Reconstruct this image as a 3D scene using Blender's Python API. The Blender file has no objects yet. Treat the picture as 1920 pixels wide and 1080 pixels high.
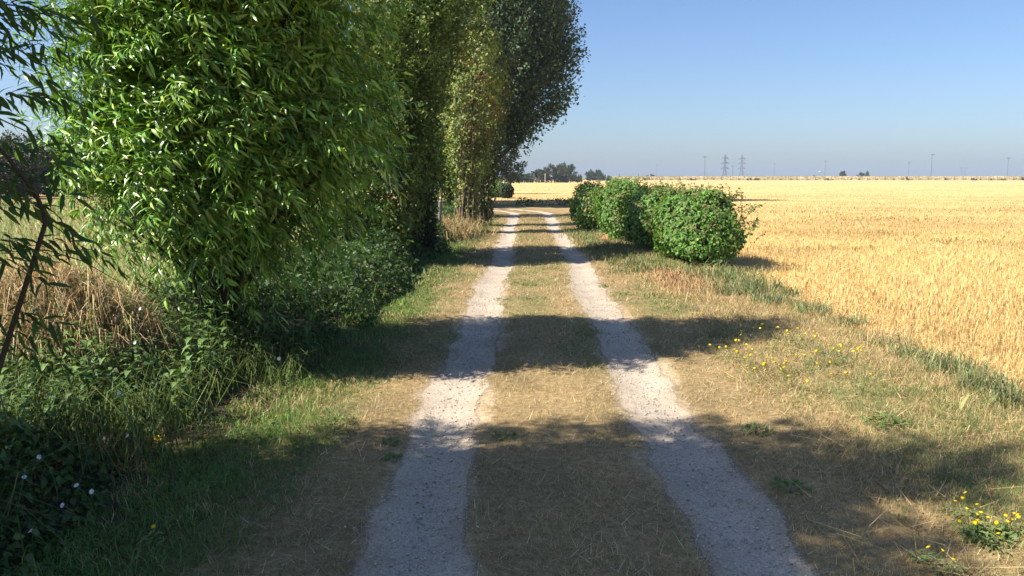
import bpy, math, random
import numpy as np

# ------------------------------------------------------------------ camera, sky, sun, exposure
sc = bpy.context.scene
COL = sc.collection
R = math.radians

CAM_H = 1.65
FPX = 1493.0                      # focal length in photo pixels (1920 wide)
VPX, VPY = 985.0, 333.0           # where the path vanishes
cam_d = bpy.data.cameras.new('camera')
cam = bpy.data.objects.new('camera', cam_d); COL.objects.link(cam)
cam_d.sensor_width = 36.0
cam_d.lens = 36.0 * FPX / 1920.0
cam_d.clip_start = 0.05
cam_d.clip_end = 9000.0
cam.location = (0, 0, CAM_H)
cam.rotation_euler = (R(90) - math.atan((540 - VPY) / FPX), 0, math.atan((VPX - 960) / FPX))
sc.camera = cam

SUN_EL = 47.0
SUN_BACK = 17.0                    # sun stands to the left, this many degrees behind the camera's left
world = bpy.data.worlds.new('World'); sc.world = world; world.use_nodes = True
nt = world.node_tree; nt.nodes.clear()
wo = nt.nodes.new('ShaderNodeOutputWorld'); bg = nt.nodes.new('ShaderNodeBackground')
sky = nt.nodes.new('ShaderNodeTexSky'); sky.sky_type = 'NISHITA'; sky.sun_disc = False
sky.sun_elevation = R(SUN_EL)
sky.sun_rotation = R(-(90 + SUN_BACK))
sky.altitude = 50; sky.air_density = 1.0; sky.dust_density = 1.0; sky.ozone_density = 2.6
bg.inputs['Strength'].default_value = 0.059
wb = nt.nodes.new('ShaderNodeMix'); wb.data_type = 'RGBA'; wb.blend_type = 'MULTIPLY'; wb.inputs['Factor'].default_value = 1.0
wb.inputs[7].default_value = (1.03, 1.17, 1.42, 1)          # the camera's cool white balance
nt.links.new(sky.outputs[0], wb.inputs[6]); nt.links.new(wb.outputs[2], bg.inputs['Color']); nt.links.new(bg.outputs[0], wo.inputs['Surface'])

sun_d = bpy.data.lights.new('sun', 'SUN'); sun_d.energy = 5.0; sun_d.angle = R(0.5); sun_d.color = (1.0, 0.94, 0.85)
sun = bpy.data.objects.new('sun', sun_d); COL.objects.link(sun)
sun.rotation_euler = (R(90 - SUN_EL), 0, R(-(90 - SUN_BACK)) )
# the lamp shines along its -Z: towards +X, slightly +Y and down
import mathutils
_dir = mathutils.Vector((math.cos(R(SUN_EL)) * math.cos(R(SUN_BACK)), math.cos(R(SUN_EL)) * math.sin(R(SUN_BACK)), -math.sin(R(SUN_EL))))
sun.rotation_euler = _dir.to_track_quat('-Z', 'Y').to_euler()
sun.location = (-60, -10, 50)

sc.view_settings.view_transform = 'Standard'; sc.view_settings.look = 'None'
sc.view_settings.gamma = 1.0; sc.view_settings.use_curve_mapping = False
sc.view_settings.exposure = 1.0
sc.render.engine = 'CYCLES'
cy = sc.cycles
cy.max_bounces = 5; cy.diffuse_bounces = 1; cy.glossy_bounces = 2; cy.transmission_bounces = 4
cy.transparent_max_bounces = 8; cy.volume_bounces = 0
cy.caustics_reflective = False; cy.caustics_refractive = False
cy.use_denoising = True

# ------------------------------------------------------------------ helpers
rng = np.random.default_rng(7)
TO_SUN = -np.array(_dir)          # leaves turn their faces towards the light

def tag(o, label=None, cat=None, group=None, kind=None):
    if label: o['label'] = label
    if cat: o['category'] = cat
    if group: o['group'] = group
    if kind: o['kind'] = kind
    return o

def empty(name, loc, label, cat, group=None):
    o = bpy.data.objects.new(name, None); COL.objects.link(o); o.location = loc
    o.empty_display_size = 0.2
    return tag(o, label, cat, group)

def make_mesh(name, V, F, col=None, smooth=False):
    V = np.asarray(V, np.float32); F = np.asarray(F, np.int32)
    me = bpy.data.meshes.new(name)
    k = F.shape[1]
    me.vertices.add(len(V)); me.vertices.foreach_set('co', V.ravel())
    me.loops.add(F.size); me.loops.foreach_set('vertex_index', F.ravel())
    me.polygons.add(len(F))
    me.polygons.foreach_set('loop_start', np.arange(0, F.size, k, dtype=np.int32))
    me.polygons.foreach_set('loop_total', np.full(len(F), k, np.int32))
    if smooth: me.polygons.foreach_set('use_smooth', np.ones(len(F), bool))
    if col is not None:
        a = me.attributes.new('col', 'FLOAT_COLOR', 'POINT')
        c = np.ones((len(V), 4), np.float32); col = np.asarray(col); c[:, :col.shape[1]] = col
        a.data.foreach_set('color', c.ravel())
    me.update(calc_edges=True)
    return me

def obj(name, me, mat, parent=None, loc=None):
    if mat is not None and not me.materials: me.materials.append(mat)
    o = bpy.data.objects.new(name, me); COL.objects.link(o)
    if parent is not None: o.parent = parent
    if loc is not None: o.location = loc
    return o

def smooth(a, b, x):
    t = np.clip((x - a) / (b - a), 0, 1); return t * t * (3 - 2 * t)

def _hash(i, j, s):
    n = (i * 374761393 + j * 668265263 + s * 1442695041) & 0xffffffff
    n = ((n ^ (n >> 13)) * 1274126177) & 0xffffffff
    return ((n ^ (n >> 16)) & 0xffff) / 65535.0

def vnoise(x, y, s=0):
    x = np.asarray(x, float); y = np.asarray(y, float)
    i = np.floor(x).astype(np.int64); j = np.floor(y).astype(np.int64)
    fx = x - i; fy = y - j; fx = fx * fx * (3 - 2 * fx); fy = fy * fy * (3 - 2 * fy)
    return (_hash(i, j, s) * (1 - fx) + _hash(i + 1, j, s) * fx) * (1 - fy) + (_hash(i, j + 1, s) * (1 - fx) + _hash(i + 1, j + 1, s) * fx) * fy

def fbm(x, y, s=0, o=3):
    t = 0; a = 0.5; f = 1.0
    for k in range(o):
        t = t + a * vnoise(x * f, y * f, s + k * 17); a *= 0.5; f *= 2.03
    return t / (1 - 0.5 ** o)

def norm(v):
    return v / np.maximum(np.linalg.norm(v, axis=-1, keepdims=True), 1e-9)

def frames(axis, up):
    """rotation matrices whose Y runs along axis and Z lies near up"""
    y = norm(axis); x = norm(np.cross(y, up)); z = np.cross(x, y)
    return np.stack([x, y, z], axis=-1)

def scatter(tv, tf, pos, rot, scale, col, jitter=None):
    """copies of a template as one big array; scale (N,) or (N,3)"""
    n, k = len(pos), len(tv)
    s = np.asarray(scale, float)
    if s.ndim == 1: s = s[:, None]
    loc = tv[None, :, :] * s[:, None, :]
    V = np.einsum('nij,nkj->nki', rot, loc) + pos[:, None, :]
    F = tf[None, :, :] + (np.arange(n) * k)[:, None, None]
    C = np.repeat(col[:, None, :], k, axis=1)
    return V.reshape(-1, 3), F.reshape(-1, tf.shape[1]), C.reshape(-1, 3)

def join(parts):
    Vs, Fs, Cs = [], [], []; off = 0
    for V, F, C in parts:
        Vs.append(V); Fs.append(F + off); Cs.append(C); off += len(V)
    return np.concatenate(Vs), np.concatenate(Fs), np.concatenate(Cs)

def leaf_template(width, droop, fold=0.25, kind='lance'):
    """unit-length leaf along +Y, folded on the midrib, tip drooping to -Z"""
    if kind == 'lance': secs = [(0.0, 0.0), (0.28, 0.85), (0.62, 0.9), (1.0, 0.0)]
    elif kind == 'oval': secs = [(0.0, 0.0), (0.3, 1.0), (0.7, 0.85), (1.0, 0.0)]
    else: secs = [(0.0, 0.0), (0.22, 1.0), (0.6, 0.62), (1.0, 0.0)]
    V = []; 
    for t, w in secs:
        z = -droop * t * t; y = t * (1 - 0.25 * droop * t)
        if w == 0: V.append((0, y, z))
        else:
            hw = w * width / 2
            V += [(-hw, y, z + hw * fold), (0, y, z), (hw, y, z + hw * fold)]
    F = [(0, 2, 1), (0, 3, 2), (1, 2, 5), (1, 5, 4), (2, 3, 6), (2, 6, 5), (4, 5, 7), (5, 6, 7)]
    return np.array(V, float), np.array(F)

def diamond(width, fold=0.3, droop=0.1):
    h = width / 2
    V = np.array([(0, 0, 0), (-h, 0.45, h * fold), (h, 0.45, h * fold), (0, 1, -droop)], float)
    return V, np.array([(0, 3, 1), (0, 2, 3)])

def tube(P, r, sides=6):
    P = np.asarray(P, float); r = np.asarray(r, float); n = len(P)
    d = norm(np.gradient(P, axis=0))
    ref = np.where(np.abs(d[:, 2:3]) > 0.9, np.array([[1.0, 0, 0]]), np.array([[0, 0, 1.0]]))
    a = norm(np.cross(d, ref)); b = np.cross(d, a)
    th = np.linspace(0, 2 * math.pi, sides, endpoint=False)
    ring = a[:, None, :] * np.cos(th)[None, :, None] + b[:, None, :] * np.sin(th)[None, :, None]
    V = (P[:, None, :] + ring * r[:, None, None]).reshape(-1, 3)
    F = []
    for i in range(n - 1):
        for j in range(sides):
            q = (j + 1) % sides
            F.append((i * sides + j, i * sides + q, (i + 1) * sides + q, (i + 1) * sides + j))
    return V, np.array(F)

def tubes_mesh(name, list_PR, sides, col, smooth_=True):
    parts = []
    for P, r in list_PR:
        V, F = tube(P, r, sides)
        parts.append((V, F, np.tile(np.array(col, float), (len(V), 1)) * (0.8 + 0.4 * rng.random())))
    V, F, C = join(parts)
    return make_mesh(name, V, F, C, smooth_)

def bez(p0, p1, p2, n=8):
    t = np.linspace(0, 1, n)[:, None]
    p0, p1, p2 = (np.array(p, float) for p in (p0, p1, p2))
    return (1 - t) ** 2 * p0 + 2 * t * (1 - t) * p1 + t * t * p2

def box_arrays(x0, x1, y0, y1, z0, z1):
    V = np.array([(x, y, z) for z in (z0, z1) for y in (y0, y1) for x in (x0, x1)], float)
    F = np.array([(0, 2, 3, 1), (4, 5, 7, 6), (0, 1, 5, 4), (2, 6, 7, 3), (0, 4, 6, 2), (1, 3, 7, 5)])
    return V, F

def bar(p, q, w):
    """square bar between two points"""
    return tube(np.array([p, q], float), np.array([w, w]) * 0.7, 4)

# ------------------------------------------------------------------ materials
def nodes_of(name):
    m = bpy.data.materials.new(name); m.use_nodes = True
    t = m.node_tree; t.nodes.clear()
    out = t.nodes.new('ShaderNodeOutputMaterial')
    return m, t, out

def nd(t, typ, **kw):
    n = t.nodes.new(typ)
    for k, v in kw.items():
        if k in n.inputs.keys() if hasattr(n.inputs, 'keys') else False: n.inputs[k].default_value = v
        else: setattr(n, k, v)
    return n

def mul_col(t, a, b):
    m = t.nodes.new('ShaderNodeMix'); m.data_type = 'RGBA'; m.blend_type = 'MULTIPLY'; m.inputs['Factor'].default_value = 1.0
    t.links.new(a, m.inputs[6]); t.links.new(b, m.inputs[7]); return m.outputs[2]

def noise_ramp(t, scale, lo, hi, p0=0.3, p1=0.7, detail=4, vec=None):
    n = t.nodes.new('ShaderNodeTexNoise'); n.inputs['Scale'].default_value = scale; n.inputs['Detail'].default_value = detail
    if vec is not None: t.links.new(vec, n.inputs['Vector'])
    r = t.nodes.new('ShaderNodeValToRGB')
    r.color_ramp.elements[0].position = p0; r.color_ramp.elements[0].color = (*lo, 1)
    r.color_ramp.elements[1].position = p1; r.color_ramp.elements[1].color = (*hi, 1)
    t.links.new(n.outputs['Fac'], r.inputs['Fac'])
    return r.outputs['Color'], n.outputs['Fac']

def leaf_material(name, rough=0.5, trans=0.3, spec=0.35, tint=(1.25, 1.3, 0.6)):
    m, t, out = nodes_of(name)
    at = nd(t, 'ShaderNodeAttribute', attribute_name='col')
    nr, _ = noise_ramp(t, 9.0, (0.75, 0.75, 0.75), (1.2, 1.2, 1.15))
    base = mul_col(t, at.outputs['Color'], nr)
    p = t.nodes.new('ShaderNodeBsdfPrincipled'); p.inputs['Roughness'].default_value = rough; p.inputs['Specular IOR Level'].default_value = spec
    t.links.new(base, p.inputs['Base Color'])
    if trans > 0:
        tr = t.nodes.new('ShaderNodeBsdfTranslucent')
        tc = t.nodes.new('ShaderNodeRGB'); tc.outputs[0].default_value = (*tint, 1)
        t.links.new(mul_col(t, base, tc.outputs[0]), tr.inputs['Color'])
        mx = t.nodes.new('ShaderNodeMixShader'); mx.inputs[0].default_value = trans
        t.links.new(p.outputs[0], mx.inputs[1]); t.links.new(tr.outputs[0], mx.inputs[2])
        t.links.new(mx.outputs[0], out.inputs['Surface'])
    else:
        t.links.new(p.outputs[0], out.inputs['Surface'])
    return m

def matte(name, color, rough=0.8, var=0.25, scale=6.0, bump=0.0, metallic=0.0):
    m, t, out = nodes_of(name)
    lo = tuple(c * (1 - var) for c in color); hi = tuple(min(1, c * (1 + var)) for c in color)
    tc = t.nodes.new('ShaderNodeTexCoord')
    c, f = noise_ramp(t, scale, lo, hi, vec=tc.outputs['Object'])
    p = t.nodes.new('ShaderNodeBsdfPrincipled'); p.inputs['Roughness'].default_value = rough; p.inputs['Metallic'].default_value = metallic
    p.inputs['Specular IOR Level'].default_value = 0.25
    t.links.new(c, p.inputs['Base Color'])
    if bump:
        b = t.nodes.new('ShaderNodeBump'); b.inputs['Strength'].default_value = bump; b.inputs['Distance'].default_value = 0.02
        t.links.new(f, b.inputs['Height']); t.links.new(b.outputs[0], p.inputs['Normal'])
    t.links.new(p.outputs[0], out.inputs['Surface'])
    return m

def ground_material(name, kind):
    m, t, out = nodes_of(name)
    tc = t.nodes.new('ShaderNodeTexCoord'); vec = tc.outputs['Object']
    at = nd(t, 'ShaderNodeAttribute', attribute_name='col')
    c = at.outputs['Color']
    bumps = []
    if kind == 'ground':
        n1, f1 = noise_ramp(t, 1.3, (0.8, 0.8, 0.8), (1.18, 1.15, 1.1), vec=vec)
        n2, f2 = noise_ramp(t, 22.0, (0.72, 0.72, 0.72), (1.25, 1.25, 1.25), vec=vec)
        n3, f3 = noise_ramp(t, 130.0, (0.6, 0.6, 0.6), (1.35, 1.35, 1.35), vec=vec)
        c = mul_col(t, mul_col(t, mul_col(t, c, n1), n2), n3); bumps = [(f3, 0.5, 0.012), (f2, 0.3, 0.03)]
    elif kind == 'gravel':
        n1, f1 = noise_ramp(t, 2.2, (0.86, 0.85, 0.84), (1.1, 1.1, 1.1), vec=vec)
        n2, f2 = noise_ramp(t, 60.0, (0.78, 0.78, 0.8), (1.16, 1.15, 1.12), vec=vec)
        vo = t.nodes.new('ShaderNodeTexVoronoi'); vo.inputs['Scale'].default_value = 130.0; t.links.new(vec, vo.inputs['Vector'])
        r = t.nodes.new('ShaderNodeValToRGB'); t.links.new(vo.outputs['Distance'], r.inputs['Fac'])
        r.color_ramp.elements[0].color = (1.12, 1.12, 1.12, 1); r.color_ramp.elements[1].color = (0.68, 0.68, 0.69, 1); r.color_ramp.elements[1].position = 0.75
        c = mul_col(t, mul_col(t, mul_col(t, c, n1), n2), r.outputs[0]); bumps = [(f2, 0.4, 0.01), (vo.outputs['Distance'], -0.5, 0.006)]
    else:
        mp = t.nodes.new('ShaderNodeMapping'); mp.inputs['Scale'].default_value = (0.05, 0.6, 1.0); t.links.new(vec, mp.inputs['Vector'])
        n0, f0 = noise_ramp(t, 1.0, (0.86, 0.83, 0.78), (1.08, 1.08, 1.1), vec=mp.outputs[0], detail=5)
        n1, f1 = noise_ramp(t, 0.35, (0.9, 0.88, 0.84), (1.06, 1.06, 1.08), vec=vec)
        n2, f2 = noise_ramp(t, 14.0, (0.8, 0.77, 0.72), (1.14, 1.14, 1.14), vec=vec)
        n3, f3 = noise_ramp(t, 90.0, (0.7, 0.68, 0.62), (1.25, 1.25, 1.25), vec=vec)
        c = mul_col(t, mul_col(t, mul_col(t, mul_col(t, c, n0), n1), n2), n3); bumps = [(f3, 0.5, 0.02), (f2, 0.4, 0.05)]
    p = t.nodes.new('ShaderNodeBsdfPrincipled'); p.inputs['Roughness'].default_value = 0.95; p.inputs['Specular IOR Level'].default_value = 0.1
    t.links.new(c, p.inputs['Base Color'])
    prev = None
    for f, s, dist in bumps:
        b = t.nodes.new('ShaderNodeBump'); b.inputs['Strength'].default_value = abs(s); b.inputs['Distance'].default_value = dist; b.invert = s < 0
        t.links.new(f, b.inputs['Height'])
        if prev is not None: t.links.new(prev, b.inputs['Normal'])
        prev = b.outputs[0]
    t.links.new(prev, p.inputs['Normal'])
    if kind == 'gravel':
        nz = t.nodes.new('ShaderNodeTexNoise'); nz.inputs['Scale'].default_value = 70.0; nz.inputs['Detail'].default_value = 3; t.links.new(vec, nz.inputs['Vector'])
        ad = t.nodes.new('ShaderNodeMath'); ad.operation = 'ADD'; t.links.new(at.outputs['Alpha'], ad.inputs[0]); t.links.new(nz.outputs['Fac'], ad.inputs[1])
        mr = t.nodes.new('ShaderNodeMapRange'); mr.inputs['From Min'].default_value = 0.62; mr.inputs['From Max'].default_value = 0.95; t.links.new(ad.outputs[0], mr.inputs['Value'])
        tp = t.nodes.new('ShaderNodeBsdfTransparent'); mx = t.nodes.new('ShaderNodeMixShader')
        t.links.new(mr.outputs[0], mx.inputs[0]); t.links.new(tp.outputs[0], mx.inputs[1]); t.links.new(p.outputs[0], mx.inputs[2])
        t.links.new(mx.outputs[0], out.inputs['Surface'])
    else:
        t.links.new(p.outputs[0], out.inputs['Surface'])
    return m

M = {}
M['leaf'] = leaf_material('willow_leaf', 0.36, 0.12, 0.55)
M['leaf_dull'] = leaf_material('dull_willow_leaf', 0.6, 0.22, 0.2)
M['leaf_small'] = leaf_material('small_leaf', 0.55, 0.25, 0.3)
M['leaf_far'] = leaf_material('far_leaf', 0.7, 0.15, 0.2)
M['grass'] = leaf_material('grass_blade', 0.6, 0.25, 0.2, (1.15, 1.15, 0.8))
M['straw'] = leaf_material('straw', 0.6, 0.2, 0.2, (1.1, 1.0, 0.8))
M['petal'] = leaf_material('petal', 0.6, 0.3, 0.2, (1.1, 1.05, 0.9))
M['bark'] = leaf_material('bark', 0.9, 0.0, 0.1)
M['stem'] = leaf_material('green_stem', 0.6, 0.0, 0.2)
M['ground'] = ground_material('dry_grass_soil', 'ground')
M['gravel'] = ground_material('chalky_gravel', 'gravel')
M['field'] = ground_material('stubble_soil', 'field')
M['steel'] = matte('galvanised_steel', (0.16, 0.18, 0.21), 0.6, 0.15)
M['lamp'] = matte('lamp_housing', (0.22, 0.23, 0.25), 0.5, 0.15)
M['white'] = matte('white_paint', (0.8, 0.8, 0.8), 0.5, 0.05)
M['blue'] = matte('blue_paint', (0.1, 0.35, 0.6), 0.5, 0.05)
M['post'] = matte('weathered_post', (0.2, 0.18, 0.15), 0.85, 0.3, 12, 0.3)
M['wood'] = matte('pale_pole_wood', (0.5, 0.46, 0.4), 0.85, 0.2, 5, 0.2)

# ------------------------------------------------------------------ terrain
RB = 10.0; YB = 36.0; CX = 0.25          # the path is straight to YB, then bends left on an arc of radius RB
RUT = 0.745
def upath(x, y):
    """signed distance to the right of the path's middle line"""
    x = np.asarray(x, float); y = np.asarray(y, float)
    u = x - CX
    arc = np.hypot(x - (CX - RB), y - YB) - RB
    u = np.where(y > YB, arc, u)
    u = np.where((y > YB) & (x < CX - RB), y - YB - RB, u)
    return u
def wob(y): return 0.035 * np.sin(y * 0.9) + 0.03 * np.sin(y * 0.37 + 1.3)
def rut_half(y, side): return 0.205 + 0.09 * (fbm(y * 0.7, np.full_like(y, 3.0 + side), 5 + side) - 0.5) + 0.07 * (vnoise(y * 4.0, np.full_like(y, 9.0 + side), 8) - 0.5) + 0.03 * (vnoise(y * 11.0, np.full_like(y, 19.0 + side), 9) - 0.5)

def in_field(x, y):
    u = upath(x, y)
    e = 0.12 * (vnoise(np.asarray(y) * 1.5, np.asarray(y) * 0, 3) - 0.5)
    near = (x > 3.62 + e) & (y < 27)
    mid = (x > 3.62 - 0.9 * smooth(27, 32, y) + e) & (y >= 27) & (y < 50)
    far = (x > -9 + 0 * y) & (y >= 50) & (y < 492)
    return near | mid | far

def gz(x, y):
    x = np.asarray(x, float); y = np.asarray(y, float)
    u = upath(x, y); w = wob(y)
    near = 1 - smooth(60, 110, y)
    z = 0.012 * (fbm(x * 1.7, y * 1.7, 11) - 0.5) * 2
    z = z - 0.035 * (np.exp(-((u - RUT - w) / 0.24) ** 2) + np.exp(-((u + RUT - w) / 0.24) ** 2))
    z = z + 0.16 * smooth(1.9, 3.6, -u) + 0.05 * smooth(1.4, 2.4, u) - 0.05 * smooth(3.1, 3.6, u)
    z = z + 0.03 * (fbm(x * 0.5, y * 0.5, 12) - 0.5) * smooth(1.2, 2.5, np.abs(u))
    return z * near

def ground_colour(x, y):
    u = upath(x, y); w = wob(y)
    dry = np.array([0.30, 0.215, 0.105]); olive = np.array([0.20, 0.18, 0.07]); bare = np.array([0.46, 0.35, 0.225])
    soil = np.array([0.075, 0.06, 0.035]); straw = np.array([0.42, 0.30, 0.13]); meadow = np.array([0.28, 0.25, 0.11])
    n = fbm(x * 1.1, y * 0.6, 21); n2 = fbm(x * 3.1, y * 2.2, 22)
    def mix(a, b, f): return a * (1 - f[..., None]) + b * f[..., None]
    c = mix(np.broadcast_to(dry, x.shape + (3,)), olive, np.clip(smooth(0.45, 0.75, n) * 0.55, 0, 1))
    dr = np.minimum(np.abs(u - RUT - w), np.abs(u + RUT - w))
    c = mix(c, bare, (1 - smooth(0.16, 0.33, dr + 0.3 * (n2 - 0.5))))
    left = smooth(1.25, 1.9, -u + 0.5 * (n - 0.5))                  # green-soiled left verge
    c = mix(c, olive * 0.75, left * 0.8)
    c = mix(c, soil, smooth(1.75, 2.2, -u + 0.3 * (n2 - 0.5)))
    c = mix(c, meadow, smooth(4.2, 5.5, -u))
    right = smooth(1.5, 3.3, u)
    c = mix(c, straw, right * 0.7)
    c = mix(c, olive, right * smooth(0.5, 0.7, n) * 0.6 * (1 - smooth(3.4, 3.8, u)))
    far = smooth(70, 120, y)
    c = mix(c, np.array([0.36, 0.30, 0.13]), far)
    return c

def geo(start, stop, s0, g):
    out = [start]; s = s0
    sign = 1 if stop > start else -1
    while (out[-1] - stop) * sign < 0:
        out.append(out[-1] + sign * s); s *= g
    out[-1] = stop
    return out
xs = np.array(sorted(set(np.round(list(np.arange(-12, 15.01, 0.125)) + list(np.arange(-1.2, 1.81, 0.042)) + geo(15, 2600, 0.2, 1.25) + geo(-12, -2600, 0.2, 1.25), 4))))
ys = np.array(sorted(set(np.round(list(np.arange(0, 12.01, 0.1)) + geo(12, 3600, 0.1, 1.03) + geo(0, -400, 0.3, 1.4), 4))))
GX, GY = np.meshgrid(xs, ys)
GZ = gz(GX, GY)
V = np.stack([GX, GY, GZ], -1).reshape(-1, 3)
nx, ny = len(xs), len(ys)
ii, jj = np.meshgrid(np.arange(nx - 1), np.arange(ny - 1))
a = (jj * nx + ii).ravel(); F = np.stack([a, a + 1, a + nx + 1, a + nx], -1)
fcx = V[F].mean(1)
isf = in_field(fcx[:, 0], fcx[:, 1])
gc = ground_colour(GX, GY).reshape(-1, 3)
def sub(name, mask, col, mat):
    f = F[mask]; used = np.unique(f); remap = np.full(len(V), -1); remap[used] = np.arange(len(used))
    o = obj(name, make_mesh(name, V[used], remap[f], col[used], True), mat)
    tag(o, kind='structure'); return o
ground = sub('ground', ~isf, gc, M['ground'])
FIELD = np.array([0.66, 0.475, 0.215])
fc = np.tile(FIELD, (len(V), 1)) * (0.94 + 0.12 * fbm(V[:, 0] * 0.12, V[:, 1] * 0.05, 31))[:, None]
nearf = (1 - smooth(14, 60, V[:, 1]))[:, None]
fc = fc * (1 - nearf) + np.array([0.60, 0.42, 0.18]) * nearf
field = sub('stubble_field', isf, fc, M['field'])
tag(ground, 'dry grassy ground beside the track', kind='structure'); tag(field, 'golden harvested stubble field on the right', kind='structure')

# the two gravel wheel tracks, each a sunken strip with a ragged edge
def track_point(s, u):
    s = np.asarray(s, float); u = np.asarray(u, float)
    th = np.clip((s - YB) / RB, 0, math.pi / 2)
    ext = np.maximum(s - YB - RB * math.pi / 2, 0)
    x = np.where(s < YB, CX + u, CX - RB + (RB + u) * np.cos(th) - ext)
    y = np.where(s < YB, s, YB + (RB + u) * np.sin(th))
    return x, y
def wheel_track(side, label):
    s = np.array(geo(-6, 66, 0.07, 1.006)); k = 15
    t = np.linspace(-1, 1, k)
    S, T = np.meshgrid(s, t, indexing='ij')
    hl = rut_half(s, side)[:, None]; hr = rut_half(s + 50, side)[:, None]
    U = side * RUT + wob(S) + np.where(T < 0, T * hl, T * hr) * 1.3
    X, Y = track_point(S, U)
    edge = np.abs(T)
    Z = gz(X, Y) + 0.0016 + 0.012 * smooth(7, 24, Y)
    Vv = np.stack([X, Y, Z], -1).reshape(-1, 3)
    ns = len(s)
    ii, jj = np.meshgrid(np.arange(k - 1), np.arange(ns - 1)); a = (jj * k + ii).ravel()
    Fv = np.stack([a, a + 1, a + k + 1, a + k], -1)
    chalk = np.array([0.57, 0.475, 0.365]); dust = np.array([0.55, 0.44, 0.31])
    f = smooth(0.30, 0.92, edge + 0.55 * (fbm(X * 3, Y * 3, 41) - 0.5)).reshape(-1, 1)
    c = chalk * (1 - f) + dust * f
    c = c * (0.9 + 0.2 * fbm(Vv[:, 0] * 2.5, Vv[:, 1] * 1.2, 43))[:, None]
    soft = 1 - smooth(0.55, 1.0, edge + 0.25 * (fbm(X * 6, Y * 6, 44) - 0.5)).reshape(-1, 1)      # gravel thins out towards the grass
    o = obj('gravel_track', make_mesh('gravel_track', Vv, Fv, np.concatenate([c, soft], 1), True), M['gravel'])
    tag(o, label, kind='structure')
wheel_track(-1, 'pale gravel wheel track on the left')
wheel_track(1, 'pale gravel wheel track on the right')

# loose stones on the wheel tracks
n = 9000
s = 1.5 + 14 * rng.random(n) ** 1.5; side = rng.choice([-1, 1], n)
u = side * RUT + wob(s) + rng.normal(0, 0.13, n)
x, y = track_point(s, u)
octv = np.array([(1, 0, 0), (-1, 0, 0), (0, 1, 0), (0, -1, 0), (0, 0, 0.7), (0, 0, -0.7)], float)
octf = np.array([(0, 2, 4), (2, 1, 4), (1, 3, 4), (3, 0, 4), (2, 0, 5), (1, 2, 5), (3, 1, 5), (0, 3, 5)])
ax = norm(rng.normal(size=(n, 3)) * (1, 1, 0.2)); up = norm(rng.normal(size=(n, 3)) * 0.3 + (0, 0, 1))
sz = 0.0035 + 0.006 * rng.random(n) ** 3
c = np.array([0.52, 0.45, 0.36]) * (0.6 + 0.7 * rng.random((n, 1)))
P = np.stack([x, y, gz(x, y) + 0.008], -1)
V_, F_, C_ = scatter(octv, octf, P, frames(ax, up), sz[:, None] * (0.7 + 0.6 * rng.random((n, 3))), c)
tag(obj('gravel', make_mesh('gravel', V_, F_, C_), M['bark']), 'small loose stones scattered along the wheel tracks', 'gravel', kind='stuff')

# ------------------------------------------------------------------ blades of grass and straw
def blades(x, y, z, length, width, lean, col, seg=1, curl=0.4, az=None):
    """(x,y,z) roots; length,width,lean arrays; seg 1 = one triangle, seg 2 = bent blade of three triangles"""
    n = len(x)
    az = rng.random(n) * 2 * math.pi if az is None else az
    dx, dy = np.cos(az), np.sin(az)
    fa = az + math.pi / 2 + rng.normal(0, 0.5, n); wx, wy = np.cos(fa) * width / 2, np.sin(fa) * width / 2
    root = np.stack([x, y, z - 0.004], -1); w = np.stack([wx, wy, np.zeros(n)], -1)
    def pt(t, extra):
        h = lean * t * (1 + extra * t)
        d = np.stack([dx * np.sin(h), dy * np.sin(h), np.cos(h)], -1)
        return root + d * (length * t)[:, None]
    if seg == 1:
        V = np.stack([root - w, root + w, pt(1.0, 0.0)], 1); F = np.array([[0, 1, 2]])
    else:
        m = pt(0.55, curl); V = np.stack([root - w, root + w, m + w * 0.8, m - w * 0.8, pt(1.0, curl * 2)], 1)
        F = np.array([[0, 1, 2], [0, 2, 3], [3, 2, 4]])
    k = V.shape[1]
    Fa = F[None] + (np.arange(n) * k)[:, None, None]
    shade = np.ones(k); 
    C = np.repeat(col[:, None, :], k, 1)
    return V.reshape(-1, 3), Fa.reshape(-1, 3), C.reshape(-1, 3)

def rand_y(n, y0, y1, p=1.0):
    """roots denser near the camera: the density falls as 1/y**p on top of the widening view"""
    t = rng.random(n)
    if p == 1.0: return y0 * (y1 / y0) ** t
    q = 1 - p; return (y0 ** q + t * (y1 ** q - y0 ** q)) ** (1 / q)

def pick(cols, n, var=0.2):
    cols = np.array(cols, float); i = rng.integers(0, len(cols), n)
    return cols[i] * (1 + var * (rng.random((n, 1)) * 2 - 1)) * (1 + 0.08 * rng.normal(size=(n, 3)))

DRY = [(0.52, 0.38, 0.20), (0.45, 0.33, 0.16), (0.58, 0.44, 0.25), (0.35, 0.25, 0.115), (0.38, 0.31, 0.14)]
GRN = [(0.10, 0.17, 0.035), (0.13, 0.19, 0.05), (0.08, 0.14, 0.04), (0.17, 0.20, 0.06)]
STRAW = [(0.72, 0.52, 0.22), (0.66, 0.46, 0.19), (0.76, 0.58, 0.28), (0.58, 0.39, 0.15)]

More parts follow.
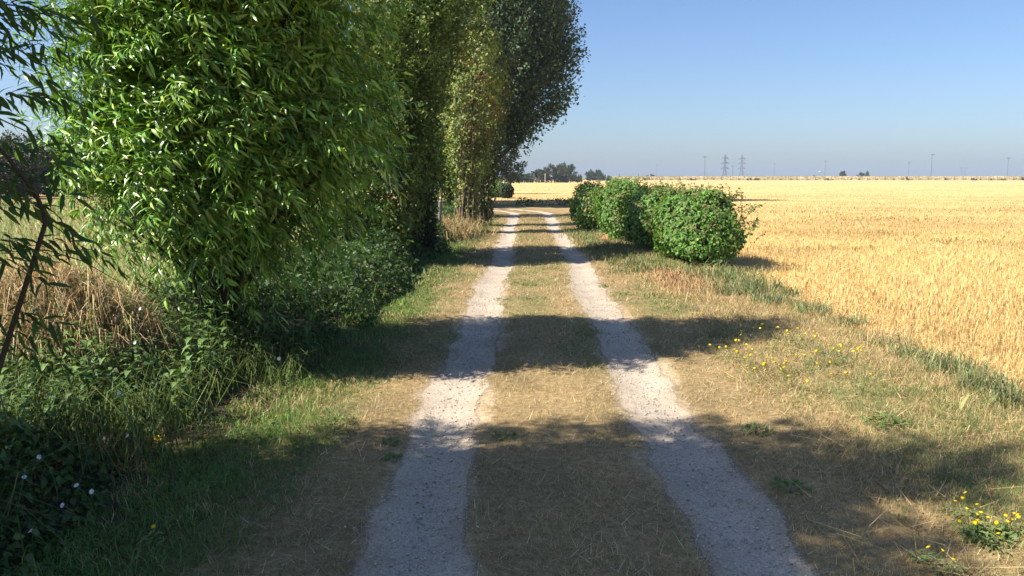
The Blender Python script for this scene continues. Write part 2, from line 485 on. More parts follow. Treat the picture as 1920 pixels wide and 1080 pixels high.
# short, parched, mown grass of the path's middle and edges
N = 330000
y = rand_y(N, 1.9, 36, 1.35)
u = -1.95 + 5.45 * rng.random(N)
x = u + CX
w = wob(y)
n2 = fbm(x * 3.1, y * 2.2, 22)
dr = np.minimum(np.abs(u - RUT - w), np.abs(u + RUT - w)) + 0.22 * (n2 - 0.5)
keep = rng.random(N) < smooth(0.06, 0.36, dr) * (0.25 + 0.95 * smooth(0.3, 0.65, fbm(x * 9.0, y * 7.0, 51, 2))) * (0.55 + 0.6 * fbm(x * 1.6, y * 1.1, 52))
keep &= ~in_field(x, y)
x, y, u = x[keep], y[keep], u[keep]; n = len(x)
far = np.clip(y / 6.0, 0.7, 4.0)
gn = fbm(x * 1.1, y * 0.6, 21)
green = rng.random(n) < np.clip(0.10 + 0.9 * smooth(0.46, 0.72, gn) * np.where(u > 1.2, 1.0, 0.55) + 0.75 * smooth(1.15, 1.6, -u), 0, 0.9)
col = np.where(green[:, None], pick(GRN, n, 0.35) * 1.15 + 0.02, pick(DRY, n, 0.38))
verge = smooth(1.2, 1.9, u)
L = (0.018 + 0.035 * rng.random(n)) * (0.6 + 0.8 * fbm(x * 9.0, y * 7.0, 51, 2)) * (1 + 1.1 * verge + 0.8 * smooth(1.2, 1.7, -u)) * (1 + 0.25 * (far - 0.7))
V_, F_, C_ = blades(x, y, gz(x, y), L, (0.0026 + 0.002 * rng.random(n)) * far, 0.5 + 0.75 * rng.random(n), col, 1)
tag(obj('dry_grass', make_mesh('dry_grass', V_, F_, C_), M['grass']), 'short parched tan grass between and beside the wheel tracks', 'grass', kind='stuff')

N = 16000; y = rand_y(N, 1.9, 22, 1.2); x = CX - 1.6 + 4.6 * rng.random(N); u = x - CX
k = (rng.random(N) < smooth(0.14, 0.4, np.minimum(np.abs(u - RUT), np.abs(u + RUT)))) & ~in_field(x, y); x, y = x[k], y[k]; n = len(x)
V_, F_, C_ = blades(x, y, gz(x, y) + 0.012, 0.05 + 0.07 * rng.random(n), (0.003 + 0.0015 * rng.random(n)) * np.clip(y / 6, 0.7, 3), 0.9 + 0.7 * rng.random(n), pick([(0.74, 0.60, 0.38), (0.62, 0.48, 0.27), (0.36, 0.25, 0.12)], n, 0.3), 1)
tag(obj('dead_stalks', make_mesh('dead_stalks', V_, F_, C_), M['straw']), 'pale dead stalks scattered over the mown grass of the track', 'grass', kind='stuff')

# longer pale straw-like grass on the right verge along the field
N = 60000
y = rand_y(N, 2.4, 36, 1.2); x = 1.75 + 1.95 * rng.random(N) ** 0.75
k = (rng.random(N) < 0.25 + 0.9 * smooth(0.4, 0.65, fbm(x * 1.7, y * 1.0, 61))) & ~in_field(x, y)
x, y = x[k], y[k]; n = len(x); far = np.clip(y / 7.0, 0.7, 3.5)
col = np.where((rng.random(n) < 0.22)[:, None], pick(GRN, n) * 1.3, pick(DRY, n) * 1.12)
V_, F_, C_ = blades(x, y, gz(x, y), (0.05 + 0.09 * rng.random(n)) * (0.7 + 0.5 * smooth(2.4, 3.5, x)), (0.003 + 0.0025 * rng.random(n)) * far, 0.5 + 0.9 * rng.random(n), col, 2)
tag(obj('verge_grass', make_mesh('verge_grass', V_, F_, C_), M['grass']), 'longer straw coloured grass on the right verge by the field', 'grass', kind='stuff')

# green grass of the left verge
N = 60000
y = rand_y(N, 2.0, 34, 1.15); uu = 1.2 + 1.15 * rng.random(N) ** 0.9; x = CX - uu
pr = smooth(1.2, 1.75, uu + 0.55 * (fbm(x * 1.6, y * 0.9, 71) - 0.5))
k = rng.random(N) < pr * (0.35 + 0.65 * smooth(0.35, 0.6, fbm(x * 1.2, y * 1.2, 72)))
x, y, uu = x[k], y[k], uu[k]; n = len(x); far = np.clip(y / 6.5, 0.7, 3.5)
col = np.where((rng.random(n) < 0.06 + 0.4 * smooth(0.52, 0.68, fbm(x * 1.4, y * 1.4, 74)))[:, None], pick(DRY, n), pick(GRN, n) * np.array([1.3, 1.45, 1.2]))
V_, F_, C_ = blades(x, y, gz(x, y), (0.03 + 0.085 * rng.random(n)) * (0.5 + 0.7 * smooth(1.3, 2.0, uu)) * (0.6 + 0.8 * fbm(x * 3, y * 3, 73)), (0.004 + 0.003 * rng.random(n)) * far, 0.35 + 0.8 * rng.random(n), col, 2)
tag(obj('green_grass', make_mesh('green_grass', V_, F_, C_), M['grass']), 'soft green grass along the left edge of the track', 'grass', kind='stuff')

# stubble of the field: upright straws, sparser and stouter with distance
parts = []
for (n0, y0, y1, p, wmul, hmul, xmax) in ((95000, 4.2, 26, 1.0, 1.0, 1.0, 1.15), (60000, 22, 75, 1.2, 2.2, 1.0, 1.1), (20000, 66, 200, 1.2, 5.0, 1.0, 1.05)):
    y = rand_y(n0, y0, y1, p)
    lo = np.where(y < 50, 2.6, -0.06 * y); hi = 0.66 * y * xmax
    x = lo + (hi - lo) * rng.random(n0)
    x = np.where((y < 40) & (rng.random(n0) < 0.6), np.round(x / 0.13) * 0.13 + rng.normal(0, 0.018, n0), x)
    k = in_field(x, y) & (rng.random(n0) < 0.35 + 0.9 * fbm(x * 0.5, y * 0.5, 81)); x, y = x[k], y[k]; n = len(x)
    h = (0.04 + 0.075 * rng.random(n)) * hmul * np.where(y < 50, 0.8 + 0.3 * smooth(3.6, 5, x), 1)
    col = pick(STRAW, n, 0.14) * (0.78 + 0.4 * smooth(0.3, 0.62, fbm(x * 0.22, y * 0.3, 83)))[:, None]
    parts.append(blades(x, y, gz(x, y), h, (0.0042 + 0.003 * rng.random(n)) * wmul * np.clip(y / y0, 1, 2.2), np.abs(rng.normal(0, 0.16, n)), col, 2, 0.1))
# straw lying about between the rows
n0 = 60000; y = rand_y(n0, 4.2, 40, 1.1); x = 3.4 + (0.7 * y - 3.0) * rng.random(n0); k = in_field(x, y) ; x, y = x[k], y[k]; n = len(x)
parts.append(blades(x, y, gz(x, y) + 0.01 + 0.03 * rng.random(n), 0.08 + 0.14 * rng.random(n), (0.004 + 0.003 * rng.random(n)) * np.clip(y / 6, 0.8, 4), 1.2 + 0.4 * rng.random(n), pick(STRAW, n) * 1.05, 1))
V_, F_, C_ = join(parts)
tag(obj('stubble', make_mesh('stubble', V_, F_, C_), M['straw']), 'golden cut straw stubble standing in the harvested field', 'stubble', kind='stuff')

fx_, fy_ = [], []
for (px, py, rx_, ry_, k) in ((1690, 412, 2.0, 1.2, 160), (1790, 455, 0.9, 0.7, 150), (1635, 437, 0.5, 0.5, 60), (1560, 470, 1.2, 0.5, 120), (1850, 395, 3.0, 2.0, 160), (1480, 400, 2.5, 1.5, 140)):
    r_ = np.array([(px - VPX) / FPX, 1.0]) * (CAM_H * FPX / (py - VPY)); fx_.append(r_[0] + rx_ * rng.normal(size=k)); fy_.append(r_[1] + ry_ * rng.normal(size=k))
x = np.concatenate(fx_); y = np.concatenate(fy_); n = len(x)
V_, F_, C_ = blades(x, y, gz(x, y) + 0.03, 0.1 + 0.16 * rng.random(n), (0.008 + 0.006 * rng.random(n)) * np.clip(y / 12, 1, 4), 0.6 + 0.8 * rng.random(n), pick([(0.34, 0.26, 0.10), (0.27, 0.23, 0.09), (0.42, 0.30, 0.12)], n), 2)
tag(obj('field_weeds', make_mesh('field_weeds', V_, F_, C_), M['grass']), 'scattered brownish weeds among the stubble of the field', 'weeds', kind='stuff')

# meadow behind the left verge
n0 = 42000; y = rand_y(n0, 4.0, 60, 1.0); x = -4.3 - (0.75 * y - 1.5) * rng.random(n0); n = n0
far = np.clip(y / 7, 0.8, 5)
col = np.where((rng.random(n) < 0.75 * (fbm(x * 0.4, y * 0.3, 91) > 0.36))[:, None], pick(GRN, n) * 1.5, pick(DRY, n) * 1.1)
V_, F_, C_ = blades(x, y, gz(x, y), 0.12 + 0.25 * rng.random(n), (0.005 + 0.003 * rng.random(n)) * far, 0.3 + 0.7 * rng.random(n), col, 2)
tag(obj('meadow_grass', make_mesh('meadow_grass', V_, F_, C_), M['grass']), 'dry meadow grass seen behind the willow on the left', 'grass', kind='stuff')

# ------------------------------------------------------------------ crowns
def sph(n):
    return norm(rng.normal(size=(n, 3)))

def lumpy(d, seed, amp):
    """outline noise on directions"""
    a = np.arctan2(d[:, 1], d[:, 0]); b = np.arcsin(np.clip(d[:, 2], -1, 1))
    return 1 + amp * (2 * fbm((a + 4) * 1.9, (b + 4) * 2.3, seed, 3) - 1)

def shoots(base, direc, length, nleaf, leaf_len, leaf_w, palette, droop=0.35, arch=0.8, tmpl=None, spread=0.9, dark=None):
    """leafy shoots: every leaf leaves its shoot to one side and hangs a little. returns leaf arrays"""
    n = len(base)
    t = np.linspace(0.12, 1.0, nleaf)[None, :] * np.ones((n, 1))
    t = np.clip(t + rng.normal(0, 0.03, t.shape), 0.05, 1.0)
    g = np.array([0, 0, -1.0])
    d0 = norm(direc)
    pos = base[:, None, :] + d0[:, None, :] * (length[:, None] * t)[..., None] + g * (arch * length[:, None] * t ** 2 * 0.5)[..., None]
    tang = norm(d0[:, None, :] + g * (arch * t)[..., None])
    side = norm(np.cross(tang, np.array([0, 0, 1.0]) + rng.normal(0, 0.05, tang.shape)))
    up = np.cross(side, tang)
    ph = (np.arange(nleaf)[None, :] * 2.4 + rng.random((n, 1)) * 6.28) + rng.normal(0, 0.35, t.shape)
    out = side * np.cos(ph)[..., None] + up * (np.sin(ph) * 0.6)[..., None]
    ax = norm(tang * (0.9 - 0.35 * spread) + out * spread * 1.15 + g * droop * (0.4 + 1.2 * rng.random(t.shape))[..., None])
    nrm = norm(np.array([0, 0, 0.3]) + 1.3 * TO_SUN + 0.5 * rng.normal(size=ax.shape) + 0.25 * d0[:, None, :])
    L = leaf_len * (0.65 + 0.5 * rng.random(t.shape)) * (0.75 + 0.35 * np.sin(t * 2.6))
    m = n * nleaf
    col = pick(palette, m, 0.25)
    return pos.reshape(m, 3), frames(ax.reshape(m, 3), nrm.reshape(m, 3)), L.reshape(m), col

def crown_shoots(center, radii, n, seed, lump=0.25, rmin=0.5, outward_up=0.35, zmin=-1.0):
    cl = sph(max(20, n // 13)); d = norm(cl[rng.integers(0, len(cl), n)] + 0.16 * rng.normal(size=(n, 3)))
    rr = lumpy(d, seed, lump) * (rmin + (1 - rmin) * rng.random(len(d)) ** 0.6)
    base = np.array(center) + d * rr[:, None] * np.array(radii)
    direc = norm(d + np.array([0, 0, outward_up]) + 0.45 * rng.normal(size=d.shape))
    return base, direc

def limbs_to(base_pt, height, targets, r0, top_lean=(0, 0), nseg=7, r_end=0.006):
    """trunk plus limbs out to the given crown points"""
    base_pt = np.array(base_pt, float)
    topp = base_pt + np.array([top_lean[0], top_lean[1], height])
    tp = bez(base_pt, base_pt + np.array([top_lean[0] * 0.2, top_lean[1] * 0.2, height * 0.5]), topp, 9)
    tp[:, :2] += rng.normal(0, r0 * 0.25, (9, 2))
    tp[0, 2] -= 0.1
    out = [(tp, np.linspace(r0, r0 * 0.25, 9) * np.r_[1.35, np.ones(8)])]
    for q in targets:
        q = np.array(q, float)
        f = np.clip((q[2] - base_pt[2]) / height - 0.28 - 0.15 * rng.random(), 0.06, 0.92)
        k = f * 8; i = int(k); p0 = tp[i] + (tp[min(i + 1, 8)] - tp[i]) * (k - i)
        mid = (p0 + q) / 2 + np.array([0, 0, 0.12 * np.linalg.norm(q - p0)])
        L = np.linalg.norm(q - p0)
        out.append((bez(p0, mid, q, nseg), np.linspace(min(r0 * 0.5, 0.02 + 0.015 * L), r_end, nseg)))
    return out

def crown_mesh(name, parts, mat, parent, kind='stuff'):
    V_, F_, C_ = join(parts)
    o = obj(name, make_mesh(name, V_, F_, C_), mat, parent); o['kind'] = kind
    return o

def single_leaves(tmpl_list, mats, pos, rot, L, parent, name='leaf'):
    """leaves that show largest: each an object of its own, sharing a few meshes"""
    for i in range(len(pos)):
        o = bpy.data.objects.new(name, tmpl_list[i % len(tmpl_list)]); COL.objects.link(o); o.parent = parent
        m = np.eye(4); m[:3, :3] = rot[i] * L[i]; m[:3, 3] = pos[i]
        o.matrix_local = mathutils.Matrix(m.tolist())

def project(P):
    """photo pixel of world points (1920 wide)"""
    yaw = math.atan((VPX - 960) / FPX); pit = math.atan((540 - VPY) / FPX)
    d = P - np.array([0, 0, CAM_H])
    xr = d[:, 0] * math.cos(yaw) + d[:, 1] * math.sin(yaw); yr = -d[:, 0] * math.sin(yaw) + d[:, 1] * math.cos(yaw)
    f = yr * math.cos(pit) - d[:, 2] * math.sin(pit); up = yr * math.sin(pit) + d[:, 2] * math.cos(pit)
    return 960 + FPX * xr / f, 540 - FPX * up / f, f

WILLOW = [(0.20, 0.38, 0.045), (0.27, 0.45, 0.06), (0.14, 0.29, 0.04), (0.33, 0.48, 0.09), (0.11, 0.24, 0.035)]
WILLOW_SHADE = [(0.06, 0.12, 0.03), (0.08, 0.15, 0.035), (0.05, 0.10, 0.028)]  # the near willow's shade is put into these darker leaf colours

LANCE = leaf_template(0.165, 0.38)
def leaf_meshes(tag_, palette, mat='leaf'):
    out = []
    for i in range(6):
        tv, tf = leaf_template(0.15 + 0.012 * i, 0.2 + 0.08 * i)
        c = np.tile(np.array(palette[i % len(palette)], float), (len(tv), 1))
        me = make_mesh(tag_, tv, tf, c); me.materials.append(M[mat]); out.append(me)
    return out

def willow(name, label, base, height, center, radii, nshoot, palette, seed, leaf_len, nsingle, ncore, r0, stems=4, lump=0.22, extra=None, zmin=-1.0, rmin=0.55, stem_paths=(), core_size=1.0, droop=0.22, arch=0.55, mat='leaf', core2=None):
    z0 = float(gz(base[0], base[1]))
    root = empty(name, (base[0], base[1], z0), label, 'tree', 'trees along the left side of the track')
    off = np.array([base[0], base[1], z0])
    b, d = crown_shoots(center, radii, nshoot, seed, lump, rmin, 0.35, zmin)
    if extra is not None: b = np.concatenate([b, extra[0]]); d = np.concatenate([d, extra[1]])
    n = len(b)
    ln = 0.22 + 0.28 * rng.random(n)
    pos, rot, L, col = shoots(b, d, ln, 15, leaf_len, None, palette, droop, arch)
    px, py, dep = project(pos)
    dist = np.linalg.norm(pos - np.array([0, 0, CAM_H]), axis=1)
    vis = (dep > 0.3) & (px > 0) & (px < 1920) & (py > 0) & (py < 1080)
    score = np.where(vis, L / dist, 0) * (0.7 + 0.6 * rng.random(len(L)))
    top = np.argsort(-score)[:nsingle]
    mask = np.ones(len(L), bool); mask[top] = False
    pts = []
    for j in range(4):
        tv, tf = leaf_template(0.15 + 0.02 * j, 0.1 + 0.15 * j)
        m = np.where(mask)[0][j::4]
        pts.append(scatter(tv, tf, pos[m], rot[m], L[m], col[m]))
    # inner foliage
    dd = sph(ncore); rr = lumpy(dd, seed, lump) * (0.15 + 0.6 * rng.random(ncore) ** 0.5)
    cp = np.array(center) + dd * rr[:, None] * np.array(radii)
    if core2:
        d2 = sph(core2[2]); cp = np.concatenate([cp, np.array(core2[0]) + d2 * (0.1 + 0.8 * rng.random(core2[2]) ** 0.5)[:, None] * np.array(core2[1])]); ncore = len(cp)
    tv, tf = diamond(0.22)
    pts.append(scatter(tv, tf, cp, frames(sph(ncore) + np.array([0, 0, -0.3]), sph(ncore)), leaf_len * core_size * (0.9 + 0.6 * rng.random(ncore)), pick(palette, ncore)))
    cr = crown_mesh('crown', [(v - off, f, c) for v, f, c in pts], M[mat], root)
    single_leaves(leaf_meshes('leaf', palette, mat), None, pos[top] - off, rot[top], L[top], root)
    # shoots' own twigs
    tw = []
    sel = rng.permutation(n)[: min(n, 420)]
    for i in sel:
        t = np.linspace(0, 1, 4)[:, None]
        tw.append((b[i] + norm(d[i]) * ln[i] * t + np.array([0, 0, -1]) * 0.45 * ln[i] * t ** 2 - off, np.linspace(0.0042, 0.0015, 4)))
    obj('twigs', tubes_mesh('twigs', tw, 4, (0.11, 0.12, 0.04)), M['bark'], root)['kind'] = 'stuff'
    allst = []
    for k in range(stems):
        a = 2 * math.pi * k / stems + 0.4
        bb = np.array([0.10 * math.cos(a) * (stems > 1), 0.10 * math.sin(a) * (stems > 1), 0])
        lean = (0.35 * radii[0] * math.cos(a) + (center[0] - base[0]) * 0.6, 0.35 * radii[1] * math.sin(a) + (center[1] - base[1]) * 0.6)
        tg = b[rng.permutation(n)[:22]] - off
        allst += limbs_to(bb, height * (0.75 + 0.15 * rng.random()), tg, r0, lean)
    for P_, ra, rb in stem_paths:
        P_ = bez(*P_, 8) - off; allst.append((P_, np.linspace(ra, rb, 8)))
    obj('trunk', tubes_mesh('trunk', allst, 7, (0.055, 0.043, 0.032)), M['bark'], root)
    return root

# the big bright willow
low_b, low_d = crown_shoots((-2.75, 7.1, 1.95), (1.38, 0.95, 0.98), 1000, 131, 0.3, 0.35, 0.2)
willow('willow_tree', 'large bright green willow with long drooping narrow leaves in sunlight', (-2.8, 7.15), 5.6, (-2.68, 7.2, 3.15), (1.32, 1.05, 2.5), 3000, WILLOW, 101, 0.125, 300, 30000, 0.05, 5, lump=0.45, rmin=0.3, core_size=1.3, extra=(low_b, low_d), core2=((-2.75, 7.1, 1.95), (1.2, 0.85, 0.85), 9000))

# the near willow at the left edge of the picture, mostly out of frame
ex_b, ex_d = [], []
for (px_, py_, dep_) in ((20, 60, 3.3), (30, 215, 3.3), (60, 120, 3.6), (95, 80, 3.9), (70, 40, 3.6), (60, 260, 3.5), (20, 300, 3.4), (55, 330, 3.5), (20, 380, 3.3), (60, 400, 3.5), (30, 440, 3.4), (70, 455, 3.5), (5, 470, 3.3), (10, 620, 3.6), (30, 640, 3.7), (90, 190, 3.8), (75, 90, 3.7), (110, 30, 3.9), (10, 10, 3.4), (45, 15, 3.5)):
    for r_ in range(2):
        X_ = (px_ - 45 - VPX + 35 * rng.random()) / FPX * dep_; Z_ = CAM_H - (py_ - VPY + 40 * (rng.random() - 0.5)) / FPX * dep_
        ex_b.append((X_ - 0.15, dep_ + 0.3 * (rng.random() - 0.5), Z_)); ex_d.append((0.9, 0.25 * rng.normal(), 0.1 + 0.2 * rng.normal()))
willow('willow_tree', 'dark shaded near willow reaching into the left edge of the picture', (-2.75, 3.3), 6.0, (-4.0, 2.55, 3.8), (1.4, 1.35, 3.1), 2700, WILLOW_SHADE, 117, 0.105, 260, 26000, 0.03, 3, mat='leaf_dull', core_size=1.7, extra=(np.array(ex_b), np.array(ex_d)), stem_paths=[(((-2.68, 3.4, -0.05), (-2.35, 3.4, 0.75), (-2.08, 3.42, 1.45)), 0.015, 0.010), (((-2.08, 3.42, 1.44), (-2.04, 3.42, 1.6), (-2.55, 3.4, 2.1)), 0.011, 0.006)])

def leafy_tree(name, label, base, height, r0, blobs, palette, leaf, nleaf, mat, cat='tree', group='trees along the left side of the track', lean=(0, 0), trunk_col=(0.07, 0.055, 0.04), limbs=26, up=0.3, clump=0.28, seed=1, trunk_top=0.85, lump=0.3):
    """a tree whose crown is many clumps of small leaves spread through a few overlapping lumps"""
    z0 = float(gz(base[0], base[1])); off = np.array([base[0], base[1], z0])
    root = empty(name, tuple(off), label, cat, group)
    cent = []; wts = np.array([b[3] * b[4] * b[5] for b in blobs]) ** 0.66; wts = wts / wts.sum()
    per = 38
    nc = nleaf // per
    for (cx, cy_, cz, rx, ry, rz), wt in zip(blobs, wts):
        k = max(4, int(nc * wt)); d = sph(k)
        rr = lumpy(d, seed + len(cent), lump) * (0.35 + 0.65 * rng.random(k) ** 0.4)
        cent.append(np.stack([cx + d[:, 0] * rr * rx, cy_ + d[:, 1] * rr * ry, cz + d[:, 2] * rr * rz], -1))
    cent = np.concatenate(cent); cent = cent[cent[:, 2] > 0.15]; nc = len(cent)
    ctr = np.array([np.average([b[0] for b in blobs], weights=wts), np.average([b[1] for b in blobs], weights=wts), np.average([b[2] for b in blobs], weights=wts)])
    axis = norm(norm(cent - ctr) * 0.8 + np.array([0, 0, up]) + 0.3 * rng.normal(size=cent.shape))
    t = rng.random((nc, per)); r = clump * (0.25 + 0.75 * rng.random((nc, per)) ** 0.5)
    p = cent[:, None, :] + axis[:, None, :] * ((t - 0.35) * clump * 2.6)[..., None] + sph(nc * per).reshape(nc, per, 3) * (r * (1.05 - 0.6 * t))[..., None]
    p = p.reshape(-1, 3); m = len(p)
    tone = np.repeat(0.8 + 0.4 * rng.random(nc), per)[:, None]
    c = pick(palette, m, 0.2) * tone
    ax = norm(np.repeat(axis, per, 0) * 0.6 + sph(m)); nr = norm(sph(m) + np.array([0, 0, 0.3]) + 0.9 * TO_SUN)
    tv, tf = diamond(0.72, 0.35, 0.12)
    S = leaf * (0.7 + 0.6 * rng.random(m))
    o = crown_mesh('crown', [scatter(tv, tf, p - off, frames(ax, nr), S, c)], mat, root)
    tg = cent[rng.permutation(nc)[:limbs]] - off
    obj('trunk', tubes_mesh('trunk', limbs_to((0, 0, 0), height * trunk_top, tg, r0, lean), 8, trunk_col), M['bark'], root)
    return root, cent

ELM = [(0.10, 0.165, 0.038), (0.14, 0.20, 0.04), (0.19, 0.25, 0.05), (0.075, 0.12, 0.035)]
IVY_Y = [(0.22, 0.29, 0.06), (0.30, 0.33, 0.07), (0.15, 0.20, 0.05), (0.26, 0.24, 0.08), (0.11, 0.16, 0.04)]
IVY_D = [(0.035, 0.06, 0.022), (0.05, 0.075, 0.025), (0.03, 0.045, 0.02)]
POP = [(0.065, 0.12, 0.045), (0.085, 0.14, 0.055), (0.055, 0.095, 0.04), (0.13, 0.175, 0.09)]
BLUEG = [(0.075, 0.11, 0.075), (0.10, 0.14, 0.095), (0.055, 0.085, 0.055)]

# elm with ivy-dark trunk beyond the willow
elm, _ = leafy_tree('elm_tree', 'small leaved elm with an ivy dark trunk just beyond the big willow', (-2.15, 17.0), 5.9, 0.12,
    [(-2.95, 15.6, 1.9, 1.15, 1.2, 1.7), (-2.75, 16.0, 4.0, 1.35, 1.3, 1.6), (-1.9, 16.8, 5.0, 1.2, 1.1, 1.0), (-2.75, 17.4, 3.2, 0.75, 0.9, 1.6), (-3.2, 14.8, 0.9, 0.9, 1.0, 0.9), (-2.75, 15.4, 3.0, 1.05, 1.0, 1.2)],
    ELM, 0.075, 62000, M['leaf_small'], seed=201, clump=0.2)
off = np.array(elm.location)
n = 9000; zz = 0.1 + 5.0 * rng.random(n); an = rng.random(n) * 6.28; rr = 0.13 + 0.13 * rng.random(n) ** 0.6
p = np.stack([np.cos(an) * rr, np.sin(an) * rr, zz], -1)
tv, tf = diamond(0.8); rad = np.stack([np.cos(an), np.sin(an), np.zeros(n)], -1)
crown_mesh('ivy', [scatter(tv, tf, p, frames(norm(sph(n) * 0.7 + [0, 0, -0.6]), norm(rad + 0.4 * sph(n))), 0.06 * (0.7 + 0.6 * rng.random(n)), pick(IVY_D, n))], M['leaf_small'], elm)

# climber-clad old trunks, yellowing, with bare stems at the foot
def ivy_column(name, label, base, prof, palette, nleaf, seed, stems, leaf=0.085):
    z0 = float(gz(*base)); off = np.array([base[0], base[1], z0])
    root = empty(name, tuple(off), label, 'tree', 'trees along the left side of the track')
    hs = np.array([p[0] for p in prof]); cxs = np.array([p[1] for p in prof]); rs = np.array([p[2] for p in prof])
    dens = np.array([p[3] for p in prof])
    z = hs[0] + (hs[-1] - hs[0]) * rng.random(nleaf * 3)
    k = rng.random(len(z)) < np.interp(z, hs, dens) ; z = z[k][:nleaf]; n = len(z)
    an = rng.random(n) * 6.28
    lump = 0.2 + 1.6 * fbm(an * 1.6, z * 2.0, seed, 4)
    lump = lump * (0.55 + 0.45 * rng.random(n) ** 0.4)
    rr = np.interp(z, hs, rs) * lump
    p = np.stack([np.interp(z, hs, cxs) + np.cos(an) * rr, np.sin(an) * rr, z], -1)
    rad = np.stack([np.cos(an), np.sin(an), 0.3 * np.ones(n)], -1)
    c = pick(palette, n, 0.25)
    red = (fbm(an * 2, z * 1.1, seed + 5) > 0.66) & (z > 2.5) & (rng.random(n) < 0.5); c[red] = np.array([0.22, 0.11, 0.045]) * (0.7 + 0.6 * rng.random((red.sum(), 1)))
    tv, tf = diamond(0.8, 0.3, 0.2)
    crown_mesh('crown', [scatter(tv, tf, p, frames(norm(sph(n) * 0.8 + [0, 0, -0.4]), norm(rad + 0.6 * sph(n) + 0.5 * TO_SUN)), leaf * (0.7 + 0.6 * rng.random(n)), c)], M['leaf_small'], root)
    tr = []
    H = hs[-1]
    for k in range(stems):
        a = rng.random() * 6.28; r_ = 0.42 * rng.random() ** 0.5 + 0.05
        top = np.array([np.interp(H * 0.7, hs, cxs) + 0.25 * rng.normal(), 0.25 * rng.normal(), H * (0.35 + 0.5 * rng.random())])
        b0 = np.array([r_ * math.cos(a), r_ * math.sin(a), -0.05])
        P = bez(b0, b0 * [0.6, 0.6, 1] + [0.1 * rng.normal(), 0.1 * rng.normal(), top[2] * 0.5], top, 8)
        P[1:, :2] += rng.normal(0, 0.03, (7, 2))
        tr.append((P, np.linspace(0.012 + 0.014 * rng.random(), 0.006, 8)))
    P = bez((0, 0, -0.1), (0.03, 0, H * 0.5), (np.interp(H, hs, cxs), 0, H * 0.9), 9)
    obj('trunk', tubes_mesh('trunk', [(P, np.linspace(0.17, 0.06, 9))], 9, (0.07, 0.05, 0.035)), M['bark'], root)
    obj('climber_stems', tubes_mesh('climber_stems', tr, 5, (0.27, 0.20, 0.13)), M['bark'], root)
    return root
ivy_column('climber_clad_tree', 'old trunk wrapped in yellow green climber with bare stems at its foot', (-1.75, 24.0),
    [(0.3, 0, 0.35, 0.12), (1.2, -0.05, 0.4, 0.22), (2.0, 0.0, 0.62, 0.7), (3.0, 0.0, 0.75, 0.85), (4.2, 0.25, 0.85, 1.0), (5.2, 0.35, 0.75, 0.9), (5.9, 0.35, 0.35, 0.5)], IVY_Y, 9500, 301, 60)
ivy_column('climber_clad_tree', 'darker climber covered trunk right behind the yellow green one', (-1.55, 27.5),
    [(0.2, 0, 0.4, 0.4), (1.5, 0, 0.5, 0.7), (3.0, 0.05, 0.7, 0.9), (4.6, 0.1, 0.95, 1.0), (6.2, 0.1, 0.8, 0.9), (7.0, 0.0, 0.3, 0.4)], [(0.09, 0.12, 0.035), (0.12, 0.14, 0.04), (0.06, 0.08, 0.03)], 11000, 311, 24)
leafy_tree('elm_tree', 'dark bushy tree behind the climber clad trunks', (-3.2, 34.0), 6.5, 0.14,
    [(-3.2, 34, 3.6, 1.6, 1.5, 2.6), (-3.4, 33.4, 1.6, 1.2, 1.2, 1.3)], ELM, 0.12, 11000, M['leaf_small'], seed=401)
# the tall poplar whose crown overhangs the sky
leafy_tree('poplar_tree', 'tall dark green poplar whose crown stands out against the blue sky', (-3.3, 54.5), 22.0, 0.36,
    [(-2.3, 54.5, 10.8, 5.1, 4.3, 6.2), (-0.4, 54.2, 7.6, 3.4, 3.2, 3.0), (-0.5, 54.4, 11.9, 3.1, 3.0, 2.6), (-3.6, 54.5, 6.0, 3.0, 3.0, 2.6), (-0.3, 53.8, 10.0, 3.3, 2.6, 2.2), (-3.2, 54.5, 16.8, 3.5, 3.6, 5.6), (-1.6, 54.0, 5.2, 2.0, 2.0, 1.5)],
    POP, 0.21, 100000, M['leaf_far'], seed=501, clump=0.75, up=1.0, limbs=40, lump=0.42)
leafy_tree('poplar_tree', 'dense shorter tree in front of the tall poplar, mostly hidden', (-4.2, 45.5), 9.0, 0.2,
    [(-4.2, 45.5, 5.0, 2.3, 3.2, 4.0)], POP, 0.2, 20000, M['leaf_far'], seed=521, clump=0.45, up=0.7)
leafy_tree('poplar_tree', 'broad poplar left of the tall one, mostly hidden behind the elm', (-7.8, 51.0), 12.5, 0.26,
    [(-7.6, 51, 6.6, 3.0, 5.0, 5.8)], POP, 0.26, 20000, M['leaf_far'], seed=531, clump=0.6, up=0.7)
leafy_tree('ash_tree', 'blue green loose crowned tree under the poplar by the field', (-3.0, 82.0), 6.2, 0.14,
    [(-2.7, 82, 3.7, 1.7, 1.6, 1.6), (-1.5, 82, 2.9, 1.0, 1.0, 1.6), (-3.2, 82, 2.0, 1.2, 1.1, 1.4)], BLUEG, 0.2, 6000, M['leaf_far'], seed=541, clump=0.4, up=0.2, lump=0.45)

